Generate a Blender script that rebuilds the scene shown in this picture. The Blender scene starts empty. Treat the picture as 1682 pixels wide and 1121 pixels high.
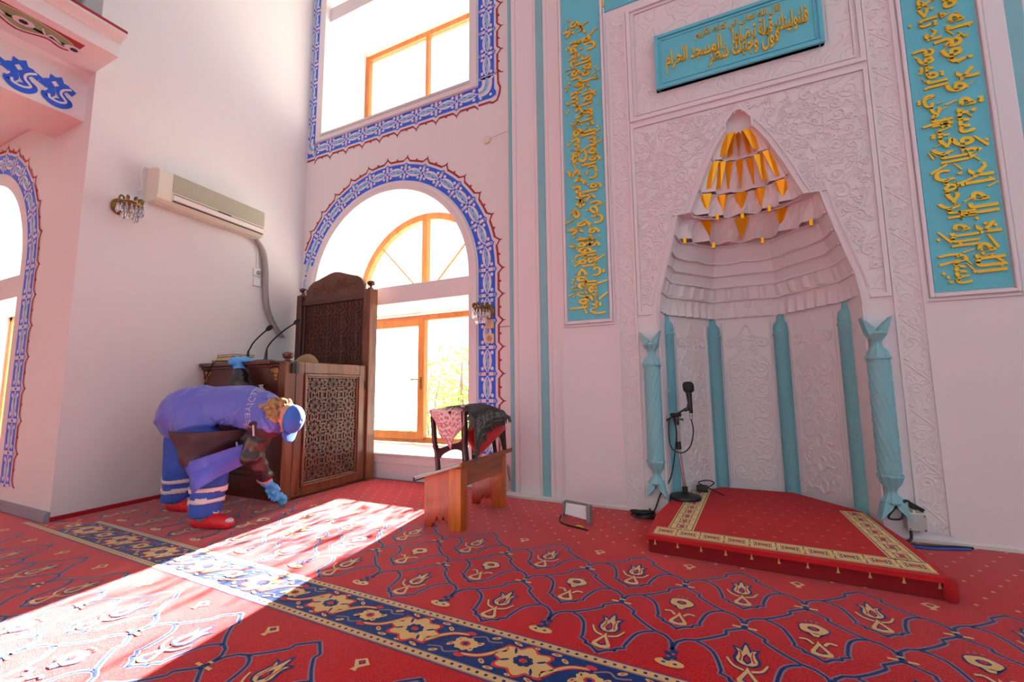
import bpy, math, random
from math import sin, cos, pi, radians, sqrt, atan2
from mathutils import Vector, Matrix
import unicodedata

S = 0.9          # builder units -> metres (camera height is one builder unit)
SC = bpy.context.scene
COL = SC.collection
random.seed(7)

# ------------------------------------------------------------------ camera
cd = bpy.data.cameras.new('camera')
cam = bpy.data.objects.new('camera', cd)
COL.objects.link(cam)
CA, CB, CC = radians(25.13), radians(6.307), radians(0.542)
_f = Vector((-sin(CA) * cos(CB), cos(CA) * cos(CB), sin(CB)))
_r = Vector((cos(CA), sin(CA), 0))
_d = _f.cross(_r)
RT = cos(CC) * _r + sin(CC) * _d
DN = -sin(CC) * _r + cos(CC) * _d
cam.matrix_world = Matrix((
    (RT.x, -DN.x, -_f.x, 0), (RT.y, -DN.y, -_f.y, 0), (RT.z, -DN.z, -_f.z, S), (0, 0, 0, 1)))
cd.sensor_fit = 'HORIZONTAL'
cd.sensor_width = 36
cd.lens = 704.16 * 36 / 1682
cd.clip_start = 0.02
SC.camera = cam

# ------------------------------------------------------------------ light
SKY, SUNP, EXPO = 4.2, 225.0, -1.05
w = bpy.data.worlds.new('world')
SC.world = w
w.use_nodes = True
wb = w.node_tree.nodes['Background']
wb.inputs[0].default_value = (0.63, 0.855, 1.0, 1)
wb.inputs[1].default_value = SKY
SUN_DIR = Vector((0.15, -1.0, -0.337)).normalized()
sd = bpy.data.lights.new('sun', 'SUN')
sd.energy = SUNP
sd.angle = radians(0.6)
sd.color = (1.0, 0.955, 0.9)
sun = bpy.data.objects.new('sun', sd)
sun.rotation_euler = SUN_DIR.to_track_quat('-Z', 'Y').to_euler()
sun.location = (-2, 14, 6)
COL.objects.link(sun)
SC.view_settings.view_transform = 'Standard'
SC.view_settings.look = 'None'
SC.view_settings.gamma = 1
SC.view_settings.use_curve_mapping = False
SC.view_settings.exposure = EXPO


def portal(loc, rot, sx, sy):
    l = bpy.data.lights.new('window_portal', 'AREA')
    l.shape = 'RECTANGLE'
    l.size, l.size_y = sx * S, sy * S
    l.cycles.is_portal = True
    o = bpy.data.objects.new('window_portal', l)
    o.location = Vector(loc) * S
    o.rotation_euler = rot
    COL.objects.link(o)


# light emits along -Z of the lamp: daylight enters through every window
portal((-3.5, 4.76, 1.85), (radians(-90), 0, 0), 2.3, 3.1)
portal((-3.5, 4.76, 6.0), (radians(-90), 0, 0), 2.3, 3.1)
portal((-6.85, 2.16, 1.75), (radians(-90), 0, 0), 1.9, 2.9)
RWIN = [(y, z) for z in (4.7,) for y in (-6.3, -2.9, 0.5)] + [(0.5, 1.0)]        # windows of the right wall (y0,z0), 2.3 x 2.9
BWIN = [(x, z) for z in (1.0, 4.7) for x in (-3.9, -0.1, 3.2)]        # windows of the back wall
for y, z in RWIN:
    portal((6.05, y + 1.15, z + 1.45), (0, radians(90), 0), 2.9, 2.3)
for x, z in BWIN:
    portal((x + 1.15, -8.05, z + 1.45), (radians(90), 0, 0), 2.3, 2.9)


# ------------------------------------------------------------------ colour and materials
def lin(c):
    return tuple(((v / 255) / 12.92 if v / 255 <= 0.04045 else ((v / 255 + 0.055) / 1.055) ** 2.4) for v in c)


MATS = {}


def mat(name, rgb, rough=0.6, metal=0.0, spec=0.5, sheen=0.0, bump=None, vary=0.0, vscale=3.0, coat=0.0, rgb2=None, stretch=None, trans=0.0):
    """a Principled material; bump=(kind, scale, strength, distance); vary mixes a second tone by noise."""
    if name in MATS:
        return MATS[name]
    m = bpy.data.materials.new(name)
    m.use_nodes = True
    nt = m.node_tree
    b = nt.nodes['Principled BSDF']
    c = lin(rgb)
    b.inputs['Base Color'].default_value = (*c, 1)
    b.inputs['Roughness'].default_value = rough
    b.inputs['Metallic'].default_value = metal
    b.inputs['Specular IOR Level'].default_value = spec
    b.inputs['Sheen Weight'].default_value = sheen
    b.inputs['Sheen Roughness'].default_value = 0.22
    b.inputs['Coat Weight'].default_value = coat
    b.inputs['Transmission Weight'].default_value = trans
    tc = nt.nodes.new('ShaderNodeTexCoord')
    src = tc.outputs['Object']
    if stretch:
        mp = nt.nodes.new('ShaderNodeMapping')
        mp.inputs['Scale'].default_value = stretch
        nt.links.new(src, mp.inputs[0])
        src = mp.outputs[0]
    if vary or rgb2:
        n = nt.nodes.new('ShaderNodeTexNoise')
        n.inputs['Scale'].default_value = vscale
        n.inputs['Detail'].default_value = 6
        n.inputs['Roughness'].default_value = 0.65
        n.inputs['Distortion'].default_value = 0.6
        nt.links.new(src, n.inputs['Vector'])
        cr = nt.nodes.new('ShaderNodeValToRGB')
        cr.color_ramp.elements[0].position = 0.36
        cr.color_ramp.elements[1].position = 0.66
        c2 = lin(rgb2) if rgb2 else tuple(v * (1 - vary) for v in c)
        cr.color_ramp.elements[0].color = (*c2, 1)
        cr.color_ramp.elements[1].color = (*c, 1)
        nt.links.new(n.outputs['Fac'], cr.inputs[0])
        nt.links.new(cr.outputs[0], b.inputs['Base Color'])
    if bump:
        kind, sc, st, dist = bump
        bp = nt.nodes.new('ShaderNodeBump')
        bp.inputs['Strength'].default_value = st
        bp.inputs['Distance'].default_value = dist
        if kind == 'noise':
            n2 = nt.nodes.new('ShaderNodeTexNoise')
            n2.inputs['Scale'].default_value = sc
            n2.inputs['Detail'].default_value = 5
            nt.links.new(src, n2.inputs['Vector'])
            nt.links.new(n2.outputs['Fac'], bp.inputs['Height'])
        elif kind == 'carve':                       # winding raised tendrils: level lines of a distorted noise
            n2 = nt.nodes.new('ShaderNodeTexNoise')
            n2.inputs['Scale'].default_value = sc
            n2.inputs['Detail'].default_value = 0.6
            n2.inputs['Distortion'].default_value = 0.9
            nt.links.new(src, n2.inputs['Vector'])
            mu = nt.nodes.new('ShaderNodeMath'); mu.operation = 'MULTIPLY'; mu.inputs[1].default_value = 42
            si = nt.nodes.new('ShaderNodeMath'); si.operation = 'SINE'
            rm = nt.nodes.new('ShaderNodeMapRange')
            rm.interpolation_type = 'SMOOTHSTEP'
            rm.inputs['From Min'].default_value = 0.1
            rm.inputs['From Max'].default_value = 0.7
            nt.links.new(n2.outputs['Fac'], mu.inputs[0])
            nt.links.new(mu.outputs[0], si.inputs[0])
            nt.links.new(si.outputs[0], rm.inputs['Value'])
            nt.links.new(rm.outputs[0], bp.inputs['Height'])
        elif kind == 'weave':
            w1 = nt.nodes.new('ShaderNodeTexVoronoi')
            w1.inputs['Scale'].default_value = sc
            nt.links.new(src, w1.inputs['Vector'])
            nt.links.new(w1.outputs['Distance'], bp.inputs['Height'])
        nt.links.new(bp.outputs[0], b.inputs['Normal'])
    MATS[name] = m
    return m


WALL = mat('wall_paint', (236, 231, 229), 0.75, bump=('noise', 9, 0.12, 0.02))
PLASTER = mat('white_plaster', (238, 230, 230), 0.6)
CARVED = mat('carved_plaster', (236, 229, 228), 0.55, bump=('carve', 5.2, 0.55, 0.012))
CARVEF = mat('carved_plaster_fine', (236, 229, 228), 0.55, bump=('carve', 8.5, 0.5, 0.009))
TEAL = mat('teal_paint', (98, 194, 210), 0.5, bump=('noise', 40, 0.05, 0.01))
AQUA = mat('pale_teal_paint', (135, 192, 200), 0.55, vary=0.08)
GOLD = mat('gold_paint', (234, 184, 46), 0.34, 0.45)
GILT = mat('gilding', (255, 178, 20), 0.3, 0.5)
BLUE = mat('blue_wall_paint', (40, 92, 214), 0.6)
REDP = mat('dark_red_wall_paint', (152, 28, 34), 0.6)
WHITEP = mat('white_wall_paint', (232, 226, 232), 0.6)
SKYP = mat('light_blue_wall_paint', (140, 190, 228), 0.6)
GREENP = mat('sage_green_wall_paint', (140, 158, 112), 0.6)
BLACKP = mat('black_paint', (25, 25, 28), 0.6)
CARPET = mat('red_carpet_pile', (196, 5, 18), 0.9, spec=0.12, sheen=0.5, bump=('noise', 260, 0.6, 0.006), vary=0.16, vscale=2.2)
NAVY = mat('navy_carpet_pile', (22, 52, 112), 0.9, spec=0.12, sheen=0.5, bump=('noise', 260, 0.5, 0.006))
VINE = mat('grey_blue_carpet_pile', (150, 124, 136), 0.9, spec=0.12, sheen=0.5)
TAN = mat('tan_carpet_pile', (224, 184, 122), 0.9, spec=0.12, sheen=0.5, bump=('noise', 260, 0.5, 0.006))
ROSE = mat('rose_carpet_pile', (196, 60, 62), 0.9, spec=0.12, sheen=0.5)
CREAM = mat('cream_carpet_pile', (232, 202, 128), 0.9, sheen=0.1)
DKRED = mat('deep_red_carpet_pile', (160, 4, 16), 0.9, sheen=0.1, bump=('noise', 260, 0.6, 0.006))
WALNUT = mat('dark_walnut', (86, 34, 18), 0.36, spec=0.5, rgb2=(56, 20, 10), vscale=2.2, stretch=(9, 9, 1.0), coat=0.25)
WALNUTH = mat('dark_walnut_across', (96, 38, 20), 0.34, spec=0.5, rgb2=(62, 24, 12), vscale=2.2, stretch=(1, 9, 9), coat=0.25)
OAK = mat('lighter_walnut', (124, 70, 40), 0.35, rgb2=(84, 42, 22), vscale=2.4, stretch=(9, 9, 1.0), coat=0.2)
LATT = mat('carved_walnut', (114, 78, 64), 0.38, rgb2=(84, 50, 38), vscale=6)
DKWOOD = mat('near_black_wood', (38, 18, 14), 0.5)
WINWOOD = mat('golden_window_wood', (196, 116, 52), 0.42, rgb2=(168, 92, 36), vscale=2.5, stretch=(7, 7, 1))
PINE = mat('orange_pine', (208, 112, 34), 0.38, rgb2=(166, 72, 22), vscale=1.6, stretch=(10, 10, 1.2), coat=0.2)
PINER = mat('reddish_pine', (184, 64, 28), 0.36, rgb2=(136, 38, 18), vscale=1.8, stretch=(9, 9, 1.2), coat=0.25)
PINEH = mat('orange_pine_along', (178, 92, 32), 0.38, rgb2=(136, 60, 20), vscale=1.8, stretch=(10, 1.2, 10), coat=0.2)
GLARETOP = mat('window_glare_top', (190, 184, 178), 0.3, vary=0.2, vscale=5)  # desk top paled: the window's reflection is put into its colour
MAHOG = mat('dark_mahogany', (62, 26, 28), 0.35, vary=0.3)
REDPAD = mat('red_vinyl', (206, 20, 22), 0.4)
BLACK = mat('black_plastic', (18, 18, 20), 0.45)
DGREY = mat('dark_grey_foam', (28, 28, 30), 0.9)
CHROME = mat('brushed_steel', (196, 186, 182), 0.25, 1.0)
BRASS = mat('aged_brass', (128, 98, 52), 0.35, 0.85)
IVORY = mat('ivory_plastic', (226, 220, 200), 0.45)
IVGRILL = mat('ivory_grille', (196, 194, 172), 0.5)
WPLAST = mat('white_plastic', (236, 236, 236), 0.4)
BEIGEP = mat('beige_plastic', (226, 196, 160), 0.45)
GREYM = mat('grey_metal', (128, 130, 136), 0.45, 0.4)
LGREY = mat('light_grey_plastic', (186, 186, 184), 0.5)
TRUNK = mat('grey_trunking', (150, 142, 136), 0.5)
YELL = mat('yellow_plastic', (230, 170, 20), 0.5)
BLUEC = mat('blue_cable', (40, 74, 160), 0.5)
STONE = mat('pale_sill_stone', (226, 220, 214), 0.45, vary=0.1)
GREYPL = mat('grey_plinth', (150, 140, 152), 0.6)
SKIN = mat('skin', (206, 150, 122), 0.55)
DENIM = mat('royal_blue_cloth', (38, 72, 164), 0.7, sheen=0.15, bump=('noise', 14, 0.35, 0.02))
NAVYCL = mat('navy_cloth', (28, 50, 122), 0.75, bump=('noise', 14, 0.35, 0.02))
VESTM = mat('violet_blue_nylon', (92, 98, 190), 0.38, spec=0.6, sheen=0.2, bump=('noise', 10, 0.5, 0.03))
VESTD = mat('violet_blue_cloth', (84, 88, 190), 0.55, sheen=0.1, bump=('noise', 8, 0.35, 0.03))
MAROON = mat('maroon_cloth', (62, 24, 34), 0.6, bump=('noise', 9, 0.5, 0.03))
BLKNYL = mat('black_nylon', (40, 34, 36), 0.36, spec=0.6, bump=('noise', 12, 0.7, 0.03))
REFL = mat('reflective_tape', (222, 214, 218), 0.4)
GLOVE = mat('blue_latex', (84, 162, 232), 0.35, spec=0.5)
CLOTHB = mat('light_blue_cloth', (80, 172, 226), 0.7)
CAPB = mat('blue_cap_cloth', (52, 104, 200), 0.65)
MASK = mat('coral_mask', (240, 96, 74), 0.7)
HAIR = mat('blond_hair', (196, 150, 92), 0.42, spec=0.6, rgb2=(112, 72, 38), vscale=22)
SHOE = mat('red_slipper', (196, 20, 34), 0.55)
SOCK = mat('grey_sock', (112, 108, 108), 0.85)
LEAF = mat('garden_leaves', (130, 165, 70), 0.6, vary=0.35, vscale=2)
EARTH = mat('pale_yard_concrete', (186, 184, 174), 0.9, vary=0.1)
BARK = mat('bark', (92, 74, 56), 0.9)
PAPER = mat('book_pages', (214, 196, 160), 0.8)
BOOKY = mat('yellow_book_cover', (222, 168, 46), 0.5)
BOOKM = mat('maroon_book_cover', (96, 24, 26), 0.5)
BOOKB = mat('brown_book_cover', (128, 84, 56), 0.55)
TANCL = mat('tan_cushion_cloth', (158, 128, 92), 0.85)
EYE = mat('eye', (240, 236, 230), 0.3)


def glass(name, tint, t):
    m = bpy.data.materials.new(name)
    m.use_nodes = True
    nt = m.node_tree
    out = nt.nodes['Material Output']
    nt.nodes.remove(nt.nodes['Principled BSDF'])
    tr = nt.nodes.new('ShaderNodeBsdfTransparent')
    tr.inputs[0].default_value = (*tint, 1)
    if t >= 0.9:
        gl = nt.nodes.new('ShaderNodeBsdfGlossy')
        gl.inputs['Roughness'].default_value = 0.02
        mx = nt.nodes.new('ShaderNodeMixShader')
        mx.inputs[0].default_value = 0.05
        nt.links.new(tr.outputs[0], mx.inputs[1])
        nt.links.new(gl.outputs[0], mx.inputs[2])
    else:                                            # frosted film
        df = nt.nodes.new('ShaderNodeBsdfTranslucent')
        df.inputs[0].default_value = (0.9, 0.93, 0.9, 1)
        mx = nt.nodes.new('ShaderNodeMixShader')
        mx.inputs[0].default_value = 1 - t
        nt.links.new(tr.outputs[0], mx.inputs[1])
        nt.links.new(df.outputs[0], mx.inputs[2])
    nt.links.new(mx.outputs[0], out.inputs[0])
    return m


CLEAR = glass('clear_glass', (0.97, 0.98, 0.97), 0.95)
FROST = glass('frosted_glass', (0.97, 0.98, 0.97), 0.12)
SUNSTOP = glass('sun_blocking_glass', (0.97, 0.98, 0.97), 0.02)  # cloudy pane added to keep direct sun off the aisle floor
CRYST = mat('cut_crystal', (255, 255, 255), 0.02, trans=0.85, spec=0.8)


# ------------------------------------------------------------------ mesh builder (builder units, world coordinates)
class MB:
    def __init__(self):
        self.v, self.f, self.m = [], [], []

    def add(self, vs, fs, mi=0):
        n = len(self.v)
        self.v.extend([tuple(p) for p in vs])
        for q in fs:
            self.f.append([i + n for i in q])
            self.m.append(mi)

    def box(self, x0, x1, y0, y1, z0, z1, mi=0):
        vs = [(x, y, z) for x in (x0, x1) for y in (y0, y1) for z in (z0, z1)]
        self.add(vs, [(0, 1, 3, 2), (4, 6, 7, 5), (0, 4, 5, 1), (2, 3, 7, 6), (0, 2, 6, 4), (1, 5, 7, 3)], mi)

    def hexa(self, p, mi=0):
        """eight corners: four of one face (ring order), then the matching four of the opposite face"""
        self.add(p, [(0, 1, 2, 3), (7, 6, 5, 4), (0, 4, 5, 1), (1, 5, 6, 2), (2, 6, 7, 3), (3, 7, 4, 0)], mi)

    def bar(self, a, b, w, h, up=(0, 0, 1), mi=0, w2=None, h2=None):
        a, b, up = Vector(a), Vector(b), Vector(up)
        d = (b - a).normalized()
        s = d.cross(up)
        s = s.normalized() if s.length > 1e-6 else d.orthogonal().normalized()
        u = s.cross(d)
        w2, h2 = w2 or w, h2 or h
        r1 = [a + s * (i * w / 2) + u * (j * h / 2) for i, j in ((-1, -1), (1, -1), (1, 1), (-1, 1))]
        r2 = [b + s * (i * w2 / 2) + u * (j * h2 / 2) for i, j in ((-1, -1), (1, -1), (1, 1), (-1, 1))]
        self.hexa(r1 + r2, mi)

    def prism(self, poly, fn, off, mi=0, back=False):
        """2D polygon mapped by fn(u,v)->3D, extruded by vector off"""
        off = Vector(off)
        a = [Vector(fn(*p)) for p in poly]
        n = len(a)
        vs = a + [p + off for p in a]
        fs = [list(range(n, 2 * n))]
        if back:
            fs.append(list(range(n))[::-1])
        fs += [(i, (i + 1) % n, (i + 1) % n + n, i + n) for i in range(n)]
        self.add(vs, fs, mi)

    def flat(self, pts, mi=0):
        self.add(pts, [list(range(len(pts)))], mi)

    def tube(self, pts, r, n=8, mi=0, cap=True, closed=False, flatten=None):
        pts = [Vector(p) for p in pts]
        k = len(pts)
        rs = r if isinstance(r, (list, tuple)) else [r] * k
        vs, prev = [], None
        for i, p in enumerate(pts):
            if closed:
                d = pts[(i + 1) % k] - pts[i - 1]
            else:
                d = pts[min(i + 1, k - 1)] - pts[max(i - 1, 0)]
            d = d.normalized() if d.length > 1e-9 else Vector((0, 0, 1))
            if prev is None:
                u = d.orthogonal().normalized()
            else:
                u = prev - d * prev.dot(d)
                u = u.normalized() if u.length > 1e-6 else d.orthogonal().normalized()
            prev = u
            w_ = d.cross(u)
            for j in range(n):
                a = 2 * pi * j / n
                vs.append(p + (u * cos(a) + w_ * sin(a)) * rs[i])
        fs = []
        for i in range(k if closed else k - 1):
            for j in range(n):
                a, b = i * n + j, i * n + (j + 1) % n
                c, d_ = ((i + 1) % k) * n + (j + 1) % n, ((i + 1) % k) * n + j
                fs.append((a, b, c, d_))
        if cap and not closed:
            fs.append(list(range(n))[::-1])
            fs.append(list(range((k - 1) * n, k * n)))
        self.add(vs, fs, mi)

    def lathe(self, prof, c, axis=(0, 0, 1), n=20, mi=0, twist=None):
        """prof: (radius, height) along axis from c"""
        ax = Vector(axis).normalized()
        u = ax.orthogonal().normalized() if abs(ax.z) < 0.99 else Vector((1, 0, 0))
        v = ax.cross(u)
        c = Vector(c)
        vs = []
        for r, h in prof:
            for j in range(n):
                a = 2 * pi * j / n
                vs.append(c + ax * h + (u * cos(a) + v * sin(a)) * max(r, 1e-4))
        fs = []
        for i in range(len(prof) - 1):
            for j in range(n):
                fs.append((i * n + j, i * n + (j + 1) % n, (i + 1) * n + (j + 1) % n, (i + 1) * n + j))
        fs.append(list(range(n))[::-1])
        fs.append(list(range((len(prof) - 1) * n, len(prof) * n)))
        self.add(vs, fs, mi)

    def ball(self, c, r, n=14, m=9, mi=0, basis=None):
        c = Vector(c)
        r = r if isinstance(r, (tuple, list)) else (r, r, r)
        B = basis or Matrix.Identity(3)
        vs = [c + B @ Vector((0, 0, -r[2]))]
        for i in range(1, m):
            t = -pi / 2 + pi * i / m
            for j in range(n):
                a = 2 * pi * j / n
                vs.append(c + B @ Vector((r[0] * cos(t) * cos(a), r[1] * cos(t) * sin(a), r[2] * sin(t))))
        vs.append(c + B @ Vector((0, 0, r[2])))
        fs = [(0, 1 + (j + 1) % n, 1 + j) for j in range(n)]
        for i in range(m - 2):
            for j in range(n):
                a = 1 + i * n
                fs.append((a + j, a + (j + 1) % n, a + n + (j + 1) % n, a + n + j))
        a = 1 + (m - 2) * n
        fs += [(a + j, a + (j + 1) % n, len(vs) - 1) for j in range(n)]
        self.add(vs, fs, mi)

    def grid(self, rows, mi=0, closed=False):
        """rows of points, joined into quads"""
        k = len(rows[0])
        vs = [p for r in rows for p in r]
        fs = []
        for i in range(len(rows) - 1):
            for j in range(k if closed else k - 1):
                fs.append((i * k + j, i * k + (j + 1) % k, (i + 1) * k + (j + 1) % k, (i + 1) * k + j))
        self.add(vs, fs, mi)

    def build(self, name, mats, parent=None, smooth=None, bev=0, mods=()):
        me = bpy.data.meshes.new(name)
        base = Vector(parent['_base']) if parent is not None else Vector((0, 0, 0))
        me.from_pydata([tuple((Vector(p) - base) * S) for p in self.v], [], self.f)
        mats = mats if isinstance(mats, (list, tuple)) else [mats]
        for x in mats:
            me.materials.append(x)
        me.polygons.foreach_set('material_index', self.m)
        if smooth is not None:
            me.polygons.foreach_set('use_smooth', [True] * len(me.polygons))
            me.set_sharp_from_angle(angle=radians(smooth))
        me.validate()
        o = bpy.data.objects.new(name, me)
        COL.objects.link(o)
        if parent is not None:
            o.parent = parent
            o['_base'] = list(base)
        else:
            o['_base'] = [0, 0, 0]
        if bev:
            b = o.modifiers.new('bevel', 'BEVEL')
            b.width = bev * S
            b.segments = 2
            b.limit_method = 'ANGLE'
            b.angle_limit = radians(50)
        return o


def thing(name, label, cat, loc, group=None):
    o = bpy.data.objects.new(name, None)
    COL.objects.link(o)
    o.location = Vector(loc) * S
    o.empty_display_size = 0.05
    o['_base'] = list(loc)
    return tag(o, label, cat, group)


def tag(o, label, cat, group=None):
    o['label'] = label
    o['category'] = cat
    if group:
        o['group'] = group
    return o


def struct(o):
    o['kind'] = 'structure'
    return o


def dup(root, delta, label=None):
    """a copy of a thing with its parts and sub-parts, moved by delta (builder units)"""
    r = root.copy()
    COL.objects.link(r)
    r.location = root.location + Vector(delta) * S
    if label:
        r['label'] = label
    for ch in list(root.children):
        c = ch.copy()
        COL.objects.link(c)
        c.parent = r
        for g in list(ch.children):
            d = g.copy()
            COL.objects.link(d)
            d.parent = c
    return r


def spline(pts, n=8, closed=False):
    """Catmull-Rom through points of any dimension"""
    P = [tuple(p) for p in pts]
    k = len(P)
    out = []
    for i in range(k if closed else k - 1):
        p0 = P[(i - 1) % k] if closed or i > 0 else P[0]
        p1, p2 = P[i], P[(i + 1) % k]
        p3 = P[(i + 2) % k] if closed or i + 2 < k else P[-1]
        for s_ in range(n):
            t = s_ / n
            out.append(tuple(0.5 * (2 * b + (c - a) * t + (2 * a - 5 * b + 4 * c - d) * t * t + (3 * b - a - 3 * c + d) * t ** 3)
                             for a, b, c, d in zip(p0, p1, p2, p3)))
    if not closed:
        out.append(P[-1])
    return out


def ribbon(pts, w0, w1=None):
    """2D quads along a polyline"""
    w1 = w0 if w1 is None else w1
    k = len(pts)
    L, R = [], []
    for i in range(k):
        a, b = pts[max(i - 1, 0)], pts[min(i + 1, k - 1)]
        dx, dy = b[0] - a[0], b[1] - a[1]
        l = sqrt(dx * dx + dy * dy) or 1
        w = (w0 + (w1 - w0) * i / max(k - 1, 1)) / 2
        L.append((pts[i][0] - dy / l * w, pts[i][1] + dx / l * w))
        R.append((pts[i][0] + dy / l * w, pts[i][1] - dx / l * w))
    return [[L[i], R[i], R[i + 1], L[i + 1]] for i in range(k - 1)]


def ell(cx, cy, rx, ry, n=12, rot=0):
    return [(cx + rx * cos(a) * cos(rot) - ry * sin(a) * sin(rot), cy + rx * cos(a) * sin(rot) + ry * sin(a) * cos(rot))
            for a in [2 * pi * i / n for i in range(n)]]


def mirror(poly):
    return [(-x, y) for x, y in reversed(poly)]


XL = lambda y: -4.74 - 0.083 * (y - 1.6)      # left wall plane
FY, WY, MY, PY = 3.9, 4.7, 3.69, 1.6           # front wall, its windows, mihrab face, aisle front wall
MX = 0.285                                     # mihrab axis
TOP = 8.4


# ================================================================== room shell
mb = MB()
mb.box(-9.2, 6.2, -8.2, 5.0, -0.25, -0.012)
struct(mb.build('floor', mat('floor_screed', (120, 110, 105), 0.9)))

def arch_wall(mb, x0, x1, z0, z1, y, cx, r, zs, zb, n=28):
    """wall face in plane y with an arched opening (jambs cx+-r, spring zs, foot zb)"""
    mb.flat([(x0, y, z0), (cx - r, y, z0), (cx - r, y, z1), (x0, y, z1)])
    mb.flat([(cx + r, y, z0), (x1, y, z0), (x1, y, z1), (cx + r, y, z1)])
    if zb > z0:
        mb.flat([(cx - r, y, z0), (cx + r, y, z0), (cx + r, y, zb), (cx - r, y, zb)])
    A = [pi - pi * i / n for i in range(n + 1)]
    for a, b in zip(A, A[1:]):
        xa, xb = cx + r * cos(a), cx + r * cos(b)
        mb.flat([(xa, y, zs + r * sin(a)), (xb, y, zs + r * sin(b)), (xb, y, z1), (xa, y, z1)])


def tunnel(mb, ya, yb, cx, r, zs, zb, n=28):
    pts = [(cx - r, zb), (cx - r, zs)] + [(cx + r * cos(pi - pi * i / n), zs + r * sin(pi - pi * i / n)) for i in range(1, n)] + [(cx + r, zs), (cx + r, zb)]
    mb.grid([[(x, y, z) for x, z in pts] for y in (ya, yb)], closed=True)


CX, R0, ZS, ZB, DZ = -3.5, 1.172, 2.24, 0.28, 4.19      # front arched windows; the upper one sits DZ higher
# front wall with two arched windows one above the other
mb = MB()
for y in (FY, 4.86):
    arch_wall(mb, -4.94, -1.80, 0, ZB + 3.6, y, CX, R0, ZS, ZB)
    arch_wall(mb, -4.94, -1.80, ZB + 3.6, TOP, y, CX, R0, ZS + DZ, ZB + DZ)
for k in (0, DZ):
    tunnel(mb, FY, 4.86, CX, R0, ZS + k, ZB + k)
mb.box(-1.80, 6.2, 4.82, 5.0, 0, TOP)
mb.box(2.05, 6.2, FY, 4.0, 0, TOP)
struct(mb.build('wall_front', WALL, smooth=35))

# left wall (a pier between front wall and aisle) with its return
mb = MB()
mb.hexa([(XL(1.6), 1.6, 0), (XL(3.92), 3.92, 0), (XL(3.92), 3.92, TOP), (XL(1.6), 1.6, TOP),
         (-5.2, 1.6, 0), (-5.2, 3.92, 0), (-5.2, 3.92, TOP), (-5.2, 1.6, TOP)])
o = mb.build('wall_left', WALL)
struct(o)

# front wall of the aisle, beneath the gallery
PCX, PR, PZS, PZB = -6.85, 0.98, 2.2, 0.3
mb = MB()
for y, xe in ((PY + 0.001, -4.75), (2.25, -4.85)):
    arch_wall(mb, -9.2, xe, 0, TOP, y, PCX, PR, PZS, PZB)
tunnel(mb, PY + 0.001, 2.25, PCX, PR, PZS, PZB)
struct(mb.build('wall_aisle', WALL, smooth=35))


def holes(mb, fixed, axis, a0, a1, z0, z1, wins, t, sign):
    """wall slab with rectangular holes; wins = list of (a, z) lower corners, 2.3 x 2.9"""
    xs = sorted({a0, a1, *[a for a, z in wins], *[a + 2.3 for a, z in wins]})
    zs = sorted({z0, z1, *[z for a, z in wins], *[z + 2.9 for a, z in wins]})
    for i in range(len(xs) - 1):
        for j in range(len(zs) - 1):
            ca, cz = (xs[i] + xs[i + 1]) / 2, (zs[j] + zs[j + 1]) / 2
            if any(a < ca < a + 2.3 and z < cz < z + 2.9 for a, z in wins):
                continue
            lo, hi = sorted((fixed, fixed + t * sign))
            if axis == 'y':
                mb.box(lo, hi, xs[i], xs[i + 1], zs[j], zs[j + 1])
            else:
                mb.box(xs[i], xs[i + 1], lo, hi, zs[j], zs[j + 1])


mb = MB()
holes(mb, 6.0, 'y', -8.2, 5.0, 0, TOP, RWIN, 0.3, 1)
struct(mb.build('wall_right', WALL))
mb = MB()
holes(mb, -8.0, 'x', -9.2, 6.3, 0, TOP, BWIN, 0.3, -1)
struct(mb.build('wall_back', WALL))
mb = MB()
mb.box(-9.3, -9.0, -8.2, 2.2, 0, TOP)
struct(mb.build('wall_far_left', WALL))
mb = MB()
mb.box(-9.3, 6.3, -8.3, 5.0, TOP, TOP + 0.2)
struct(mb.build('ceiling', WALL))

# gallery over the aisle: beam, soffit slab with moulded edge
mb = MB()
mb.box(-5.45, -4.87, -8, PY, 3.36, 3.76)
mb.box(-9, -5.45, -8, PY, 3.62, 3.76)
mb.hexa([(-4.87, -8, 3.74), (-4.87, PY, 3.74), (-4.87, PY, 3.78), (-4.87, -8, 3.78), (-4.84, -8, 3.76), (-4.84, PY, 3.76), (-4.82, PY, 3.785), (-4.82, -8, 3.785)])
struct(mb.build('gallery_beam', WALL))
mb = MB()
mb.box(-9, -4.36, -8, PY, 3.785, 3.90)
mb.box(-9, -4.33, -8, PY, 3.90, 3.915)
mb.box(-9, -4.25, -8, PY, 3.93, 3.965)
mb.hexa([(-4.36, -8, 3.90), (-4.36, PY, 3.90), (-4.25, PY, 3.93), (-4.25, -8, 3.93), (-4.6, -8, 3.90), (-4.6, PY, 3.90), (-4.6, PY, 3.94), (-4.6, -8, 3.94)])
o = mb.build('gallery_slab', WALL)
struct(o)
mb = MB()
mb.box(-4.262, -4.244, -8, PY, 3.952, 3.972)
struct(mb.build('trim_gallery_edge', REDP))

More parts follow.
